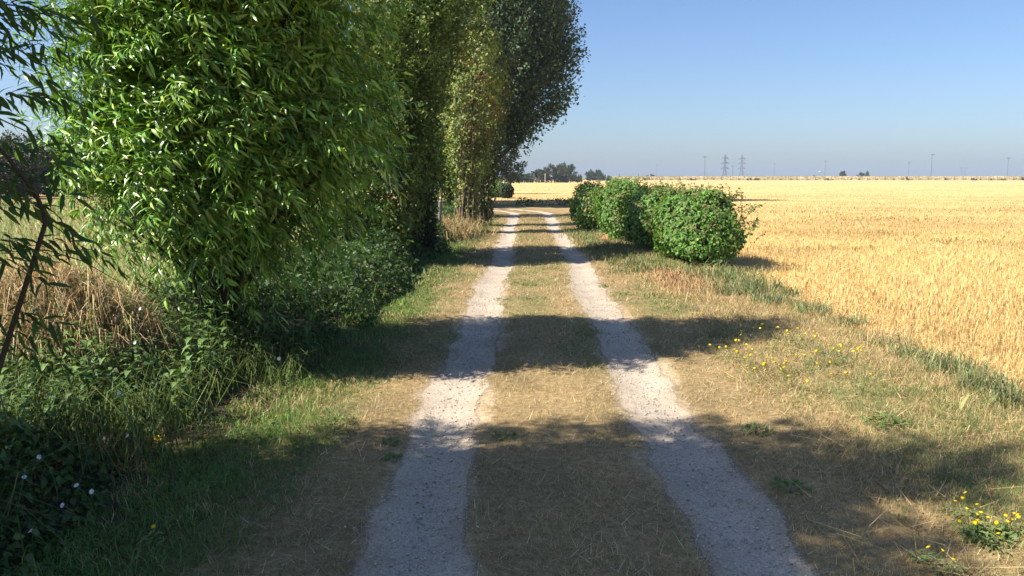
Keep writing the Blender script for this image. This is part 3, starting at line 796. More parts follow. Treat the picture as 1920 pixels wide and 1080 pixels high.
# ------------------------------------------------------------------ the hedge on the right
HEDGE = [(0.10, 0.215, 0.032), (0.13, 0.25, 0.04), (0.08, 0.17, 0.028), (0.15, 0.26, 0.05)]
def hedge_bush(label, cx, cy_, rx, ry, h, seed, nleaf, shoots_n, leaf=0.06, palette=None, grp='clipped hedge bushes along the right of the track', turn=7.2, foot=0.35):
    palette = palette or HEDGE
    z0 = float(gz(cx, cy_)); off = np.array([cx, cy_, z0])
    root = empty('hedge_bush', tuple(off), label, 'hedge', grp); root.rotation_euler = (0, 0, R(turn))
    # rounded box shell: superellipsoid directions
    d = sph(nleaf); e = (np.abs(d / np.array([rx, ry, h * 0.5])) ** 3.0).sum(1) ** (-1 / 3.0)
    r_ = lumpy(d, seed, 0.34) * (0.5 + 0.52 * rng.random(nleaf) ** 0.45)
    p = d * e[:, None] * r_[:, None] + np.array([0, 0, h * 0.5])
    # narrower foot
    fz = smooth(0.0, 0.5, p[:, 2] / h); p[:, :2] *= (0.88 + 0.12 * fz)[:, None]
    k = (p[:, 2] > 0.03) & (rng.random(nleaf) < foot + (1 - foot) * smooth(0.05, 0.35, p[:, 2] / h))
    p, d = p[k], d[k]; n = len(p)
    c = pick(palette, n, 0.32) * (0.75 + 0.5 * fbm(p[:, 1] * 2.2 + p[:, 0], p[:, 2] * 2.6, seed + 9))[:, None]
    br = rng.random(n) < 0.02; c[br] = np.array([0.25, 0.15, 0.06])
    tv, tf = leaf_template(0.6, 0.25, 0.3, 'oval')
    nrm_ = norm(d * 0.8 + np.array([0, 0, 0.4]) + 0.5 * TO_SUN + 0.5 * rng.normal(size=d.shape)); ax = norm(np.cross(nrm_, sph(n)) + 0.25 * d + np.array([0, 0, -0.25]))
    pts = [scatter(tv, tf, p, frames(ax, nrm_), leaf * (0.7 + 0.6 * rng.random(n)), c)]
    # whippy shoots above the clipped top
    sb = np.stack([(rng.random(shoots_n) * 2 - 1) * rx * 0.85, (rng.random(shoots_n) * 2 - 1) * ry * 0.8, h * 0.9 + 0.08 * rng.random(shoots_n)], -1)
    ns = shoots_n // 2; sb[:ns, 2] = h * (0.35 + 0.5 * rng.random(ns)); sb[:ns, 0] = rx * 0.9 * rng.choice([-1, 1], ns); sb[:ns // 2, 0] = (rng.random(ns // 2) * 2 - 1) * rx; sb[:ns // 2, 1] = -ry * 0.9
    sd = np.stack([0.5 * rng.normal(size=shoots_n), 0.4 * rng.normal(size=shoots_n), np.ones(shoots_n)], -1); sd[:ns] += 1.2 * norm(sb[:ns] * [1, 1, 0])
    ln = 0.14 + 0.24 * rng.random(shoots_n)
    pp, rot, L, cc = shoots(sb, sd, ln, 8, leaf * 0.95, None, [(0.16, 0.17, 0.045), (0.12, 0.19, 0.04), (0.15, 0.13, 0.05), (0.11, 0.2, 0.035)], 0.1, 0.3)
    pts.append(scatter(tv, tf, pp, rot, L, cc))
    crown_mesh('foliage', pts, M['leaf_small'], root)
    tw = [(np.stack([b, b + norm(q) * l * 0.5, b + norm(q) * l - np.array([0, 0, 0.15 * l])]), np.array([0.004, 0.003, 0.002])) for b, q, l in zip(sb, sd, ln)]
    obj('shoots', tubes_mesh('shoots', tw, 4, (0.14, 0.09, 0.05)), M['bark'], root)['kind'] = 'stuff'
    st = []
    for k in range(14):
        b0 = np.array([(rng.random() - 0.5) * rx, (rng.random() - 0.5) * ry * 1.6, -0.05]); q = np.array([b0[0] * 1.3 + 0.2 * rng.normal(), b0[1] * 1.1 + 0.2 * rng.normal(), h * (0.6 + 0.3 * rng.random())])
        st.append((bez(b0, b0 + [0.05 * rng.normal(), 0.05 * rng.normal(), h * 0.4], q, 6), np.linspace(0.022, 0.006, 6)))
    obj('stems', tubes_mesh('stems', st, 5, (0.16, 0.12, 0.085)), M['bark'], root)
    return root
hedge_bush('nearest and widest hedge bush with a dark shaded end facing the camera', 3.22, 15.3, 0.62, 1.6, 1.28, 601, 27000, 170, 0.066)
hedge_bush('second hedge bush, joined to the back of the nearest one', 2.92, 18.0, 0.6, 1.5, 1.34, 611, 18000, 110, 0.068)
hedge_bush('third hedge bush with taller wispy shoots on its top', 2.55, 21.0, 0.56, 1.45, 1.45, 621, 11000, 90, 0.072)
hedge_bush('farthest and smallest hedge bush at the end of the hedge', 2.02, 24.9, 0.5, 1.15, 1.42, 631, 7500, 30, 0.075)

FARG = 'clipped hedge beyond the bend'  # one clipped hedge: sunlit side and shaded end painted as two leaf colours
hedge_bush('sunlit side of the small clipped hedge beyond the bend, painted in lighter green', -2.45, 67.0, 0.6, 0.9, 1.3, 641, 2500, 3, 0.16, [(0.16, 0.26, 0.05), (0.13, 0.22, 0.045)], FARG, 0, 0.95)
hedge_bush('shaded end of the small clipped hedge, shade painted into its dark leaves', -1.55, 64.5, 0.5, 0.8, 1.2, 651, 2500, 2, 0.15, [(0.03, 0.05, 0.02), (0.04, 0.06, 0.025)], FARG, 0, 0.95)

# ------------------------------------------------------------------ far side of the field
def ray(px, py):
    yaw = math.atan((VPX - 960) / FPX); pit = math.atan((540 - VPY) / FPX)
    a = (px - 960) / FPX; b = (540 - py) / FPX
    f = math.cos(pit) + b * math.sin(pit); up = b * math.cos(pit) - math.sin(pit)
    return np.array([a * math.cos(yaw) - f * math.sin(yaw), a * math.sin(yaw) + f * math.cos(yaw), up])
def on_ground(px, py, z=0.0):
    """where the line of sight through a photo pixel meets the level z"""
    r = ray(px, py); t = (z - CAM_H) / r[2]; return r[0] * t, r[1] * t
def far_x(px, d): return (px - VPX) * d / FPX
def far_z(py, d): return CAM_H + (VPY - py) * d / FPX

# long grassy bank at the end of the field, with a post fence on it
bx = np.arange(24, 420.1, 1.5); prof = [(-2.5, 0.0), (-0.9, 1.1), (0.0, 1.0), (1.2, 1.05), (5, 0.0)]
Vb, Cb = [], []
for k, (dy, h) in enumerate(prof):
    hh = h * (2.15 + 0.35 * (fbm(bx * 0.09, bx * 0 + k, 700) - 0.5) + 0.25 * (vnoise(bx * 0.7, bx * 0 + k, 701) - 0.5)) * smooth(22, 60, bx)
    Vb.append(np.stack([bx, 494 + dy - 0.0 * bx, hh - (0.05 if h == 0 else 0)], -1))
    Cb.append(np.array([0.52, 0.41, 0.21]) * (0.75 + 0.5 * fbm(bx * 0.25, bx * 0 + k * 3, 702))[:, None])
nb = len(bx); Vb = np.concatenate(Vb); Cb = np.concatenate(Cb)
ii, jj = np.meshgrid(np.arange(nb - 1), np.arange(len(prof) - 1)); a = (jj * nb + ii).ravel()
tag(obj('embankment', make_mesh('embankment', Vb, np.stack([a, a + 1, a + nb + 1, a + nb], -1), Cb, True), M['ground']), 'long low bank of dry grass at the far end of the field', kind='structure')
n = 26000; x = 26 + 390 * rng.random(n); dy = -2.3 + 3.5 * rng.random(n)
h0 = np.interp(dy, [p[0] for p in prof], [p[1] for p in prof]) * 1.95 * smooth(22, 60, x)
V_, F_, C_ = blades(x, 494 + dy, h0, 0.35 + 0.5 * rng.random(n), 0.16 + 0.2 * rng.random(n), 0.2 + 0.5 * rng.random(n), pick([(0.54, 0.43, 0.22), (0.46, 0.37, 0.18), (0.38, 0.34, 0.15), (0.6, 0.48, 0.26)], n), 1)
tag(obj('bank_grass', make_mesh('bank_grass', V_, F_, C_), M['grass']), 'dry grass growing on the far bank', 'grass', kind='stuff')
fen = empty('post_fence', (180, 491.6, 0), 'long row of thin posts standing on the far dry bank', 'fence')
Vp, Fp = box_arrays(-0.12, 0.12, -0.1, 0.1, 0.3, 2.75)
pm = make_mesh('post', Vp, Fp); pm.materials.append(M['post'])
for k in range(62):
    o = bpy.data.objects.new('post', pm); COL.objects.link(o); o.parent = fen; o.location = (-118 + 5.2 * k + 0.4 * rng.normal(), 0.15 * rng.normal(), -0.1 * rng.random())

FART = [(0.055, 0.085, 0.04), (0.07, 0.10, 0.045), (0.045, 0.07, 0.035), (0.09, 0.10, 0.05)]
def far_tree(label, px0, px1, pytop, d, name='far_tree', narrow=False, nleaf=1500, pal=FART, group='trees on the far side of the field', cat='tree', lobes=3):
    nleaf = int(nleaf * 1.7)
    x0, x1 = far_x(px0, d), far_x(px1, d); H = far_z(pytop, d); cx = (x0 + x1) / 2; r = (x1 - x0) / 2
    bl = []
    if narrow: bl = [(cx, d, H * 0.45, r, r, H * 0.42), (cx, d, H * 0.74, r * 0.6, r * 0.6, H * 0.26)]
    else:
        for k in range(lobes):
            t = (k + 0.5) / lobes
            hk = H * (0.72 + 0.28 * math.sin(math.pi * t)) * (0.92 + 0.12 * rng.random())
            bl.append((x0 + (x1 - x0) * t, d + rng.normal() * 0.5, hk * 0.5, r * (0.9 / lobes ** 0.6), r * 0.7, hk * 0.5))
    leafy_tree(name, label, (cx, d), H, max(0.06, 0.02 * H), bl, pal, max(0.25, d * 0.0013), nleaf, M['leaf_far'], cat, group, seed=int(px0), clump=max(0.4, 0.1 * H), limbs=8, lump=0.25, up=0.4)
far_tree('low dark bush at the left end of the far tree line, below the poplar', 952, 976, 324, 258, nleaf=2500)
far_tree('small bush left of the gap in the far tree line', 974, 992, 326, 264, nleaf=1600, lobes=2)
far_tree('low rounded tree right of the gap in the far tree line', 996, 1022, 319, 268, nleaf=2200)
far_tree('widest bushy tree in the middle of the far tree line', 1016, 1062, 312, 266, nleaf=4500, lobes=4, pal=[(0.075, 0.085, 0.045), (0.06, 0.085, 0.04), (0.09, 0.09, 0.05)])
far_tree('pointed tree rising behind the widest far tree', 1046, 1062, 306, 285, narrow=True, nleaf=1200)
far_tree('cone shaped green tree at the right end of the far tree line', 1058, 1078, 309, 290, narrow=True, nleaf=1500, pal=[(0.06, 0.10, 0.045), (0.05, 0.085, 0.04)])
far_tree('low shrub trailing off right of the cone shaped tree', 1070, 1088, 329, 300, nleaf=1000, lobes=2, name='far_shrub', cat='shrub')
far_tree('round isolated tree of two lobes standing at the field end', 1099, 1127, 320, 440, nleaf=2600, lobes=2, pal=[(0.07, 0.11, 0.05), (0.055, 0.09, 0.045)])
far_tree('low dark shrub right of the round isolated tree', 1124, 1143, 330, 430, nleaf=900, name='far_shrub', cat='shrub')
far_tree('tiny bush on the skyline above the far end of the hedge', 1210, 1224, 327, 540, nleaf=600, name='far_shrub', cat='shrub', lobes=2)
far_tree('tiny dark pointed bush on the bank, left of the wider one', 1565, 1576, 323, 560, nleaf=600, name='far_shrub', cat='shrub', lobes=1)
far_tree('wider dark bush on the bank, right of the pointed one', 1598, 1617, 322, 560, nleaf=900, name='far_shrub', cat='shrub', lobes=2)
for px in (1212, 1292, 1400, 1414, 1545, 1690, 1762, 1812, 1845, 1862, 1900):
    d = 491 + rng.random(); H = 0.9 + 0.7 * rng.random()
    leafy_tree('far_shrub', 'small scrubby bush at the foot of the far bank', (far_x(px, d), d), H, 0.05, [(far_x(px, d), d, H * 0.5, 1.4 + rng.random(), 0.8, H * 0.5)], [(0.16, 0.13, 0.06), (0.11, 0.10, 0.05)], 0.5, 150, M['leaf_far'], 'shrub', 'scrub at the foot of the far bank', seed=px, clump=0.4, limbs=3)
# trees seen through the gap at the far left
for (px0, px1, py, d, lab) in ((-160, 40, 232, 62, 'dark tree at the left edge seen behind the near willow'), (20, 150, 268, 70, 'lower dark bush behind the meadow at the left'), (120, 330, 285, 80, 'broad tree behind the meadow hidden by the big willow')):
    far_tree(lab, px0, px1, py, d, nleaf=7000, name='meadow_tree', group='trees behind the left meadow', lobes=4, pal=[(0.06, 0.065, 0.035), (0.08, 0.08, 0.04), (0.05, 0.06, 0.03)])

# lattice pylons, lighting masts and poles on the skyline
def lattice_pylon(label, px, pytop, d):
    H = far_z(pytop, d); x = far_x(px, d)
    root = empty('lattice_pylon', (x, d, 0), label, 'pylon', 'lattice pylons on the skyline')
    P = []; w0, w1 = 0.085 * H, 0.028 * H
    lv = [0, 0.12, 0.24, 0.36, 0.48, 0.58, 0.68, 0.78, 0.88, 0.95]
    def wid(t): return w0 + (w1 - w0) * min(1, t / 0.5) if t < 0.5 else w1 * (1 - 0.5 * (t - 0.5))
    cor = [(-1, -1), (1, -1), (1, 1), (-1, 1)]
    for t0, t1 in zip(lv[:-1], lv[1:]):
        a, b = wid(t0), wid(t1)
        for k in range(4):
            c, e = cor[k], cor[(k + 1) % 4]
            P.append(bar((c[0] * a, c[1] * a, t0 * H), (c[0] * b, c[1] * b, t1 * H), 0.48))
            P.append(bar((c[0] * a, c[1] * a, t0 * H), (e[0] * b, e[1] * b, t1 * H), 0.17))
            P.append(bar((e[0] * a, e[1] * a, t0 * H), (c[0] * b, c[1] * b, t1 * H), 0.17))
    P.append(bar((0, 0, 0.93 * H), (0, 0, H), 0.35))
    Vs, Fs, _ = join([(v, f, np.zeros((len(v), 3))) for v, f in P])
    obj('tower_body', make_mesh('tower_body', Vs, Fs), M['steel'], root)
    for t, wd in ((0.42, 0.155), (0.63, 0.15), (0.82, 0.135)):
        P = []; L = wd * H; b = wid(t)
        for s_ in (-1, 1):
            for yy in (-1, 1):
                P.append(bar((s_ * b, yy * b, t * H), (s_ * L, 0, t * H), 0.5)); P.append(bar((s_ * b, yy * b, (t + 0.045) * H), (s_ * L, 0, t * H), 0.5))
            P.append(bar((s_ * L, 0, t * H), (s_ * L, 0, t * H - 1.6), 0.25))
        Vs, Fs, _ = join([(v, f, np.zeros((len(v), 3))) for v, f in P])
        obj('cross_arm', make_mesh('cross_arm', Vs, Fs), M['steel'], root)
lattice_pylon('left and nearer of the two lattice pylons on the skyline', 1353, 289.5, 1080)
lattice_pylon('right and fainter of the two lattice pylons on the skyline', 1384, 290.5, 1380)

def mast(label, px, pytop, name='lighting_mast', H=33.0):
    d = (H - CAM_H) * FPX / (VPY - pytop); x = far_x(px, d)
    root = empty(name, (x, d, 0), label, 'mast', 'lighting masts on the skyline')
    Vt, Ft = tube(np.array([(0, 0, 0), (0, 0, H * 0.5), (0, 0, H * 0.97)]), np.array([0.62, 0.5, 0.38]), 8)
    obj('pole', make_mesh('pole', Vt, Ft, None, True), M['steel'], root)
    P = [tube(np.array([(0, 0, H * 0.93), (s_ * 2.3, 0, H * 0.985)]), np.array([0.3, 0.25]), 5) for s_ in (-1, 1)]
    P += [tube(np.array([(0, 0, H * 0.93), (0, s_ * 2.0, H * 0.985)]), np.array([0.3, 0.25]), 5) for s_ in (-1, 1)]
    Vs, Fs, _ = join([(v, f, np.zeros((len(v), 3))) for v, f in P]); obj('bracket', make_mesh('bracket', Vs, Fs), M['steel'], root)
    Vb_, Fb_ = box_arrays(-0.75, 0.75, -0.5, 0.5, -0.4, 0.6)
    me = make_mesh('lamp_head', Vb_, Fb_); me.materials.append(M['lamp'])
    for q in ((-2.4, 0), (2.4, 0), (0, -2.1), (0, 2.1)):
        o = bpy.data.objects.new('lamp_head', me); COL.objects.link(o); o.parent = root; o.location = (q[0], q[1], H * 0.985)
mast('faint slender mast left of the pylons, above the hedge', 1228, 309)
mast('twin headed lighting mast just left of the lattice pylons', 1316, 294)
mast('faint lighting mast right of the two lattice pylons', 1444, 307)
mast('lighting mast left of the two small dark bushes', 1537, 302)
mast('faint lighting mast left of the tallest mast at the right', 1690, 305)
mast('tallest lighting mast with a forked head in the right part', 1731, 290)
mast('lighting mast nearest the right edge of the picture', 1870, 297)
# portal pylon
d = 1900; H = far_z(313.5, d); root = empty('portal_pylon', (far_x(1790, d), d, 0), 'small pylon with an open horned head between the right masts', 'pylon')
w = 5.5; P = [bar((-w, 0, 0), (-w * 0.62, 0, H * 0.6), 0.7), bar((w, 0, 0), (w * 0.62, 0, H * 0.6), 0.7), bar((-w * 0.62, 0, H * 0.6), (-w * 1.5, 0, H), 0.7), bar((w * 0.62, 0, H * 0.6), (w * 1.5, 0, H), 0.7)]
Vs, Fs, _ = join([(v, f, np.zeros((len(v), 3))) for v, f in P]); obj('tower_body', make_mesh('tower_body', Vs, Fs), M['steel'], root)
P = [bar((-w * 1.5, 0, H * 0.9), (w * 1.5, 0, H * 0.9), 0.6), bar((-w * 0.62, 0, H * 0.6), (w * 0.62, 0, H * 0.6), 0.6)]
Vs, Fs, _ = join([(v, f, np.zeros((len(v), 3))) for v, f in P]); obj('cross_arm', make_mesh('cross_arm', Vs, Fs), M['steel'], root)

def pole(label, px, pytop, d, r, mat, arm=0.0):
    H = far_z(pytop, d); root = empty('utility_pole', (far_x(px, d), d, 0), label, 'pole', 'thin poles by the far trees')
    Vt, Ft = tube(np.array([(0, 0, -0.1), (0, 0, H)]), np.array([r, r * 0.8]), 7); obj('shaft', make_mesh('shaft', Vt, Ft, None, True), mat, root)
    Vt, Ft = tube(np.array([(-max(arm, r * 2), 0, H * 0.97), (max(arm, r * 2), 0, H * 0.97)]), np.array([r * 0.6, r * 0.6]), 5); obj('cross_arm', make_mesh('cross_arm', Vt, Ft, None, True), mat, root)
pole('pale pole in front of the blue green tree', 945.5, 322, 205, 0.17, M['wood'])
pole('thin dark pole at the gap in the far tree line', 1001, 325, 250, 0.09, M['post'])
pole('pale pole in front of the widest far tree', 1021.5, 326, 240, 0.13, M['wood'])
pole('thin pole with a cross arm between the two lattice pylons', 1367.5, 311, 900, 0.32, M['steel'], 1.6)
def dish(label, px, py, d, w, mat):
    z = far_z(py, d); root = empty('white_dish', (far_x(px, d), d, 0), label, 'dish')
    th = np.linspace(0, 2 * math.pi, 13)[:-1]
    Vd = [(0, 0, z)] + [(w * math.cos(t), -0.5, z + 0.55 * w * math.sin(t)) for t in th] + [(0, 0.5, z)]
    Fd = [(0, 1 + i, 1 + (i + 1) % 12) for i in range(12)] + [(13, 1 + (i + 1) % 12, 1 + i) for i in range(12)]
    obj('reflector', make_mesh('reflector', np.array(Vd), np.array(Fd), None, True), mat, root)
    Vt, Ft = tube(np.array([(0, 0.45, 0), (0, 0.45, z)]), np.array([0.2, 0.15]), 6); obj('shaft', make_mesh('shaft', Vt, Ft), M['steel'], root)
dish('tiny white patch on a thin stand right of the pylons', 1395.5, 324.5, 900, 1.1, M['white'])
dish('tiny wide white patch left of the mast near the bushes', 1528, 322.5, 900, 1.9, M['white'])
dish('tiny blue patch peeping over the far bank', 1517, 329.5, 700, 1.1, M['blue'])

# ------------------------------------------------------------------ undergrowth on the left
BRAM = [(0.06, 0.11, 0.03), (0.08, 0.14, 0.035), (0.045, 0.085, 0.028), (0.10, 0.15, 0.045)]
def thicket(name, label, n, fx, hmax, palette, leaf, mat, cat='undergrowth', tmpl=None, pz=0.55):
    x, y = fx(n); h = hmax(x, y); k = h > 0.02; x, y, h = x[k], y[k], h[k]; n = len(x)
    z = gz(x, y) + h * rng.random(n) ** pz
    nr = norm(np.array([0, 0, 1.0]) + 0.7 * rng.normal(size=(n, 3))); ax = norm(np.cross(nr, sph(n)) + [0, 0, -0.25])
    tv, tf = tmpl or leaf_template(0.55, 0.3, 0.3, 'heart')
    S = leaf * (0.6 + 0.8 * rng.random(n)) * np.clip(y / 8, 1, 1.8)
    V_, F_, C_ = scatter(tv, tf, np.stack([x, y, z], -1), frames(ax, nr), S, pick(palette, n, 0.25))
    return tag(obj(name, make_mesh(name, V_, F_, C_), mat), label, cat, kind='stuff')
def fx_a(n):
    y = rand_y(n, 2.2, 11, 0.9); return -1.95 - 2.3 * rng.random(n) ** 0.9, y
def hm_a(x, y):
    edge = smooth(2.05, 2.6, -x + 0.5 * (fbm(x, y, 801) - 0.5))
    return edge * (0.18 + 0.5 * fbm(x * 1.3, y * 1.3, 802)) * (0.55 + 0.45 * smooth(3.5, 5.5, y)) * (1 - 0.95 * np.exp(-(((x + 2.55) / 0.3) ** 2 + ((y - 4.45) / 0.35) ** 2)))
thicket('bramble', 'low tangle of dark green bramble and bindweed leaves below the willows', 34000, fx_a, hm_a, BRAM, 0.05, M['leaf_small'])
def fx_b(n):
    y = rand_y(n, 8.5, 40, 1.0); return -1.45 - 1.9 * rng.random(n), y
def hm_b(x, y):
    return smooth(1.6, 2.3, -x + 0.5 * (fbm(x * 0.9, y * 0.9, 811) - 0.5)) * (0.2 + 0.6 * fbm(x * 0.8, y * 0.8, 812))
thicket('weeds', 'bushy dark green weeds under the row of trees beside the track', 26000, fx_b, hm_b, BRAM, 0.055, M['leaf_small'])

# tall green grass rising among the nettles
N = 11000; y = rand_y(N, 2.4, 10, 0.8); x = -1.85 - 1.5 * rng.random(N)
k = rng.random(N) < smooth(0.42, 0.7, fbm(x * 1.6, y * 1.6, 821)); x, y = x[k], y[k]; n = len(x)
V_, F_, C_ = blades(x, y, gz(x, y), 0.25 + 0.4 * rng.random(n), 0.005 + 0.004 * rng.random(n), 0.25 + 0.75 * rng.random(n), pick(GRN + [(0.16, 0.19, 0.07)], n), 2, 0.8)
tag(obj('tall_grass', make_mesh('tall_grass', V_, F_, C_), M['grass']), 'tall arching green grass blades among the nettles', 'grass', kind='stuff')

# heap of collapsed dry grass
N = 14000; an = rng.random(N) * 6.28; rr = rng.random(N) ** 0.5
x = -3.45 + 0.8 * rr * np.cos(an); y = 5.75 + 0.5 * rr * np.sin(an)
hz = 0.88 * np.sqrt(np.clip(1 - rr ** 2, 0, 1)) * (1 - 0.25 * (x + 3.45))
z = gz(x, y) + hz * (0.35 + 0.6 * rng.random(N))
V_, F_, C_ = blades(x, y, z, 0.15 + 0.3 * rng.random(N), 0.004 + 0.003 * rng.random(N), 0.5 + 2.2 * rng.random(N), pick([(0.56, 0.42, 0.21), (0.60, 0.46, 0.25), (0.40, 0.27, 0.12), (0.66, 0.53, 0.32), (0.20, 0.22, 0.08)], N, 0.3), 2, 0.5)
tag(obj('dry_grass_heap', make_mesh('dry_grass_heap', V_, F_, C_), M['straw']), 'heap of collapsed straw coloured grass in front of the willow', 'dry grass', kind='stuff')
# dry grass at the foot of the climber-clad trunks
N = 3000; x = -2.05 + 0.35 * rng.normal(size=N); y = 22.6 + 1.2 * rng.normal(size=N)
V_, F_, C_ = blades(x, y, gz(x, y) + 0.3 * rng.random(N), 0.2 + 0.4 * rng.random(N), 0.012 + 0.008 * rng.random(N), 0.3 + 1.2 * rng.random(N), pick([(0.42, 0.31, 0.15), (0.34, 0.24, 0.11), (0.25, 0.22, 0.09)], N), 2, 0.6)
tag(obj('dry_grass_clump', make_mesh('dry_grass_clump', V_, F_, C_), M['straw']), 'tall dry grass around the foot of the climber clad trunks', 'dry grass', kind='stuff')
# grey-green long grass and weeds at the foot of the hedge
N = 6000; y = 10.8 + 14 * rng.random(N) ** 1.3; t = (y - 12) / 14
xl = 2.35 - 0.8 * np.clip(t, 0, 1); x = np.where(y < 13.6, 2.55 + 1.25 * rng.random(N), xl - 0.1 + 0.25 * rng.normal(size=N))
k = (y > 12.3) | (x > 3.0 + 0.2 * rng.normal(size=N)); x, y = x[k], y[k]; n = len(x)
V_, F_, C_ = blades(x, y, gz(x, y), (0.07 + 0.3 * rng.random(n) ** 1.6) * np.where(y < 13.8, 1.0, 0.7) * (0.5 + fbm(x * 2, y * 1.3, 841)), 0.010 + 0.007 * rng.random(n), 0.25 + 0.7 * rng.random(n), pick([(0.14, 0.20, 0.075), (0.19, 0.24, 0.10), (0.11, 0.16, 0.055), (0.36, 0.29, 0.14), (0.28, 0.26, 0.11)], n, 0.3), 2, 0.7)
tag(obj('hedge_grass', make_mesh('hedge_grass', V_, F_, C_), M['grass']), 'long grey green grass around the foot of the hedge', 'grass', kind='stuff')
N = 1000; x = 2.35 + 0.25 * rng.normal(size=N); y = 12.3 + 0.8 * rng.normal(size=N)
V_, F_, C_ = blades(x, y, gz(x, y), 0.08 + 0.2 * rng.random(N), 0.009 + 0.005 * rng.random(N), 0.3 + 1.0 * rng.random(N), pick([(0.48, 0.31, 0.16), (0.42, 0.25, 0.12), (0.5, 0.36, 0.18)], N), 2, 0.5)
tag(obj('dead_grass', make_mesh('dead_grass', V_, F_, C_), M['straw']), 'reddish dead grass patch before the nearest hedge bush', 'dry grass', kind='stuff')
# brown litter on the bare spot of the left bank
N = 1600; x = -2.5 + 0.2 * rng.normal(size=N); y = 4.45 + 0.25 * rng.normal(size=N)
V_, F_, C_ = blades(x, y, gz(x, y) + 0.01 + 0.03 * rng.random(N), 0.05 + 0.1 * rng.random(N), 0.005 + 0.004 * rng.random(N), 1.0 + 0.6 * rng.random(N), pick([(0.28, 0.14, 0.06), (0.2, 0.11, 0.05), (0.36, 0.2, 0.09)], N), 1)
tag(obj('leaf_litter', make_mesh('leaf_litter', V_, F_, C_), M['straw']), 'rusty brown dead stalks on the bare spot of the left bank', 'litter', kind='stuff')

# nettles, each plant with stem and leaves of its own
lm = []
for i in range(4):
    tv, tf = leaf_template(0.5 + 0.05 * i, 0.35 + 0.1 * i, 0.3, 'heart')
    me = make_mesh('leaf', tv, tf, np.tile(np.array([(0.11, 0.20, 0.05), (0.14, 0.24, 0.06), (0.09, 0.17, 0.045), (0.17, 0.27, 0.08)][i]), (len(tv), 1))); me.materials.append(M['leaf_small']); lm.append(me)
def nettle(x, y, h, label, group):
    root = empty('nettle', (x, y, float(gz(x, y))), label, 'nettle', group)
    lean = rng.normal(0, 0.12, 2) * h
    P = bez((0, 0, -0.02), (lean[0] * 0.2, lean[1] * 0.2, h * 0.5), (lean[0], lean[1], h), 5)
    obj('stem', tubes_mesh('stem', [(P, np.linspace(0.005, 0.002, 5))], 5, (0.10, 0.14, 0.05)), M['stem'], root)
    nl = 9
    for k in range(nl):
        t = 0.3 + 0.7 * k / (nl - 1); p = P[0] * (1 - t) ** 2 + 2 * t * (1 - t) * P[2] + t * t * P[4]
        for s_ in (0, math.pi):
            a = k * math.pi / 2 + s_ + 0.3 * rng.normal(); e = 0.25 + 0.5 * (t > 0.9) - 0.35 * rng.random()
            ax = np.array([[math.cos(a), math.sin(a), e]]); rot = frames(ax, np.array([[0, 0, 1.0]]))[0]
            L = (0.085 - 0.045 * max(0, t - 0.6) / 0.4) * (0.8 + 0.4 * rng.random())
            o = bpy.data.objects.new('leaf', lm[rng.integers(4)]); COL.objects.link(o); o.parent = root
            m = np.eye(4); m[:3, :3] = rot * L; m[:3, 3] = p; o.matrix_local = mathutils.Matrix(m.tolist())
for k in range(66):
    y = 4.95 + 2.2 * rng.random(); x = -2.32 + (y - 4.96) * 0.27 - 1.1 * rng.random() ** 0.9
    if (x + 2.5) ** 2 + (y - 4.5) ** 2 < 0.25: continue
    nettle(x, y, 0.36 + 0.34 * rng.random(), 'leafy green nettle stem in the nettle bed below the big willow', 'nettles below the big willow')
for k in range(14):
    x = -2.6 - 0.55 * rng.random(); y = 3.9 + 0.8 * rng.random()
    nettle(x, y, 0.3 + 0.25 * rng.random(), 'nettle stem at the left edge below the near willow', 'nettles below the near willow')
nettle(-2.42, 6.2, 0.86, 'tallest nettle standing alone against the dark under the big willow', 'nettles below the big willow')

# white bindweed flowers
fv = [(0, 0, 0)] + [(0.35 * math.cos(t), 0.35 * math.sin(t), 0.6) for t in np.linspace(0, 2 * math.pi, 11)[:-1]] + [(math.cos(t), math.sin(t), 0.85) for t in np.linspace(0, 2 * math.pi, 11)[:-1]]
ff = [(0, 1 + i, 1 + (i + 1) % 10) for i in range(10)]
for i in range(10): ff += [(1 + i, 11 + i, 11 + (i + 1) % 10), (1 + i, 11 + (i + 1) % 10, 1 + (i + 1) % 10)]
wf = make_mesh('flower', np.array(fv) * 0.0115, np.array(ff), np.tile(np.array([0.82, 0.82, 0.84]), (21, 1))); wf.materials.append(M['petal'])
BW = [((265, 580), 0.75, 'white bindweed flower high in the bramble before the willow'), ((255, 643), 0.55, 'white bindweed flower just below the dry grass heap'), ((75, 855), 0.25, 'white bindweed flower left of the bare brown spot, higher'), ((46, 897), 0.15, 'pair-sized white bindweed flower nearest the left edge'), ((145, 912), 0.14, 'white bindweed flower just left of the bare brown spot'), ((174, 922), 0.16, 'round pale bindweed flower on the edge of the bare brown spot'), ((120, 948), 0.1, 'small bindweed flower below the bare brown spot'), ((60, 998), 0.1, 'lowest white bindweed flower at the bottom left'), ((242, 818), 0.2, 'white bindweed flower above the bare brown spot'), ((198, 822), 0.2, 'pale bindweed flower above and left of the brown spot'), ((524, 673), 0.45, 'white flower at the right end of the nettle bed'), ((225, 738), 0.45, 'cream flower in the middle of the nettle bed')]
for (p_, z, lab) in BW:
    x, y = on_ground(*p_, z + 0.1); g = float(gz(x, y)); zz = z + 0.1 - g
    root = empty('bindweed', (x, y, g), lab, 'flower', 'white bindweed flowers on the left bank')
    o = obj('flower', wf, None, root); o.location = (0, 0, zz); o.rotation_euler = (0.9 + 0.4 * rng.normal(), 0.3 * rng.normal(), 0.5 * rng.normal())
    Pst = bez((0.03, 0.05, 0), (0.05, 0.06, zz * 0.6), (0, 0, zz), 5)
    obj('stem', tubes_mesh('stem', [(Pst, np.full(5, 0.0018))], 4, (0.10, 0.15, 0.05)), M['stem'], root)

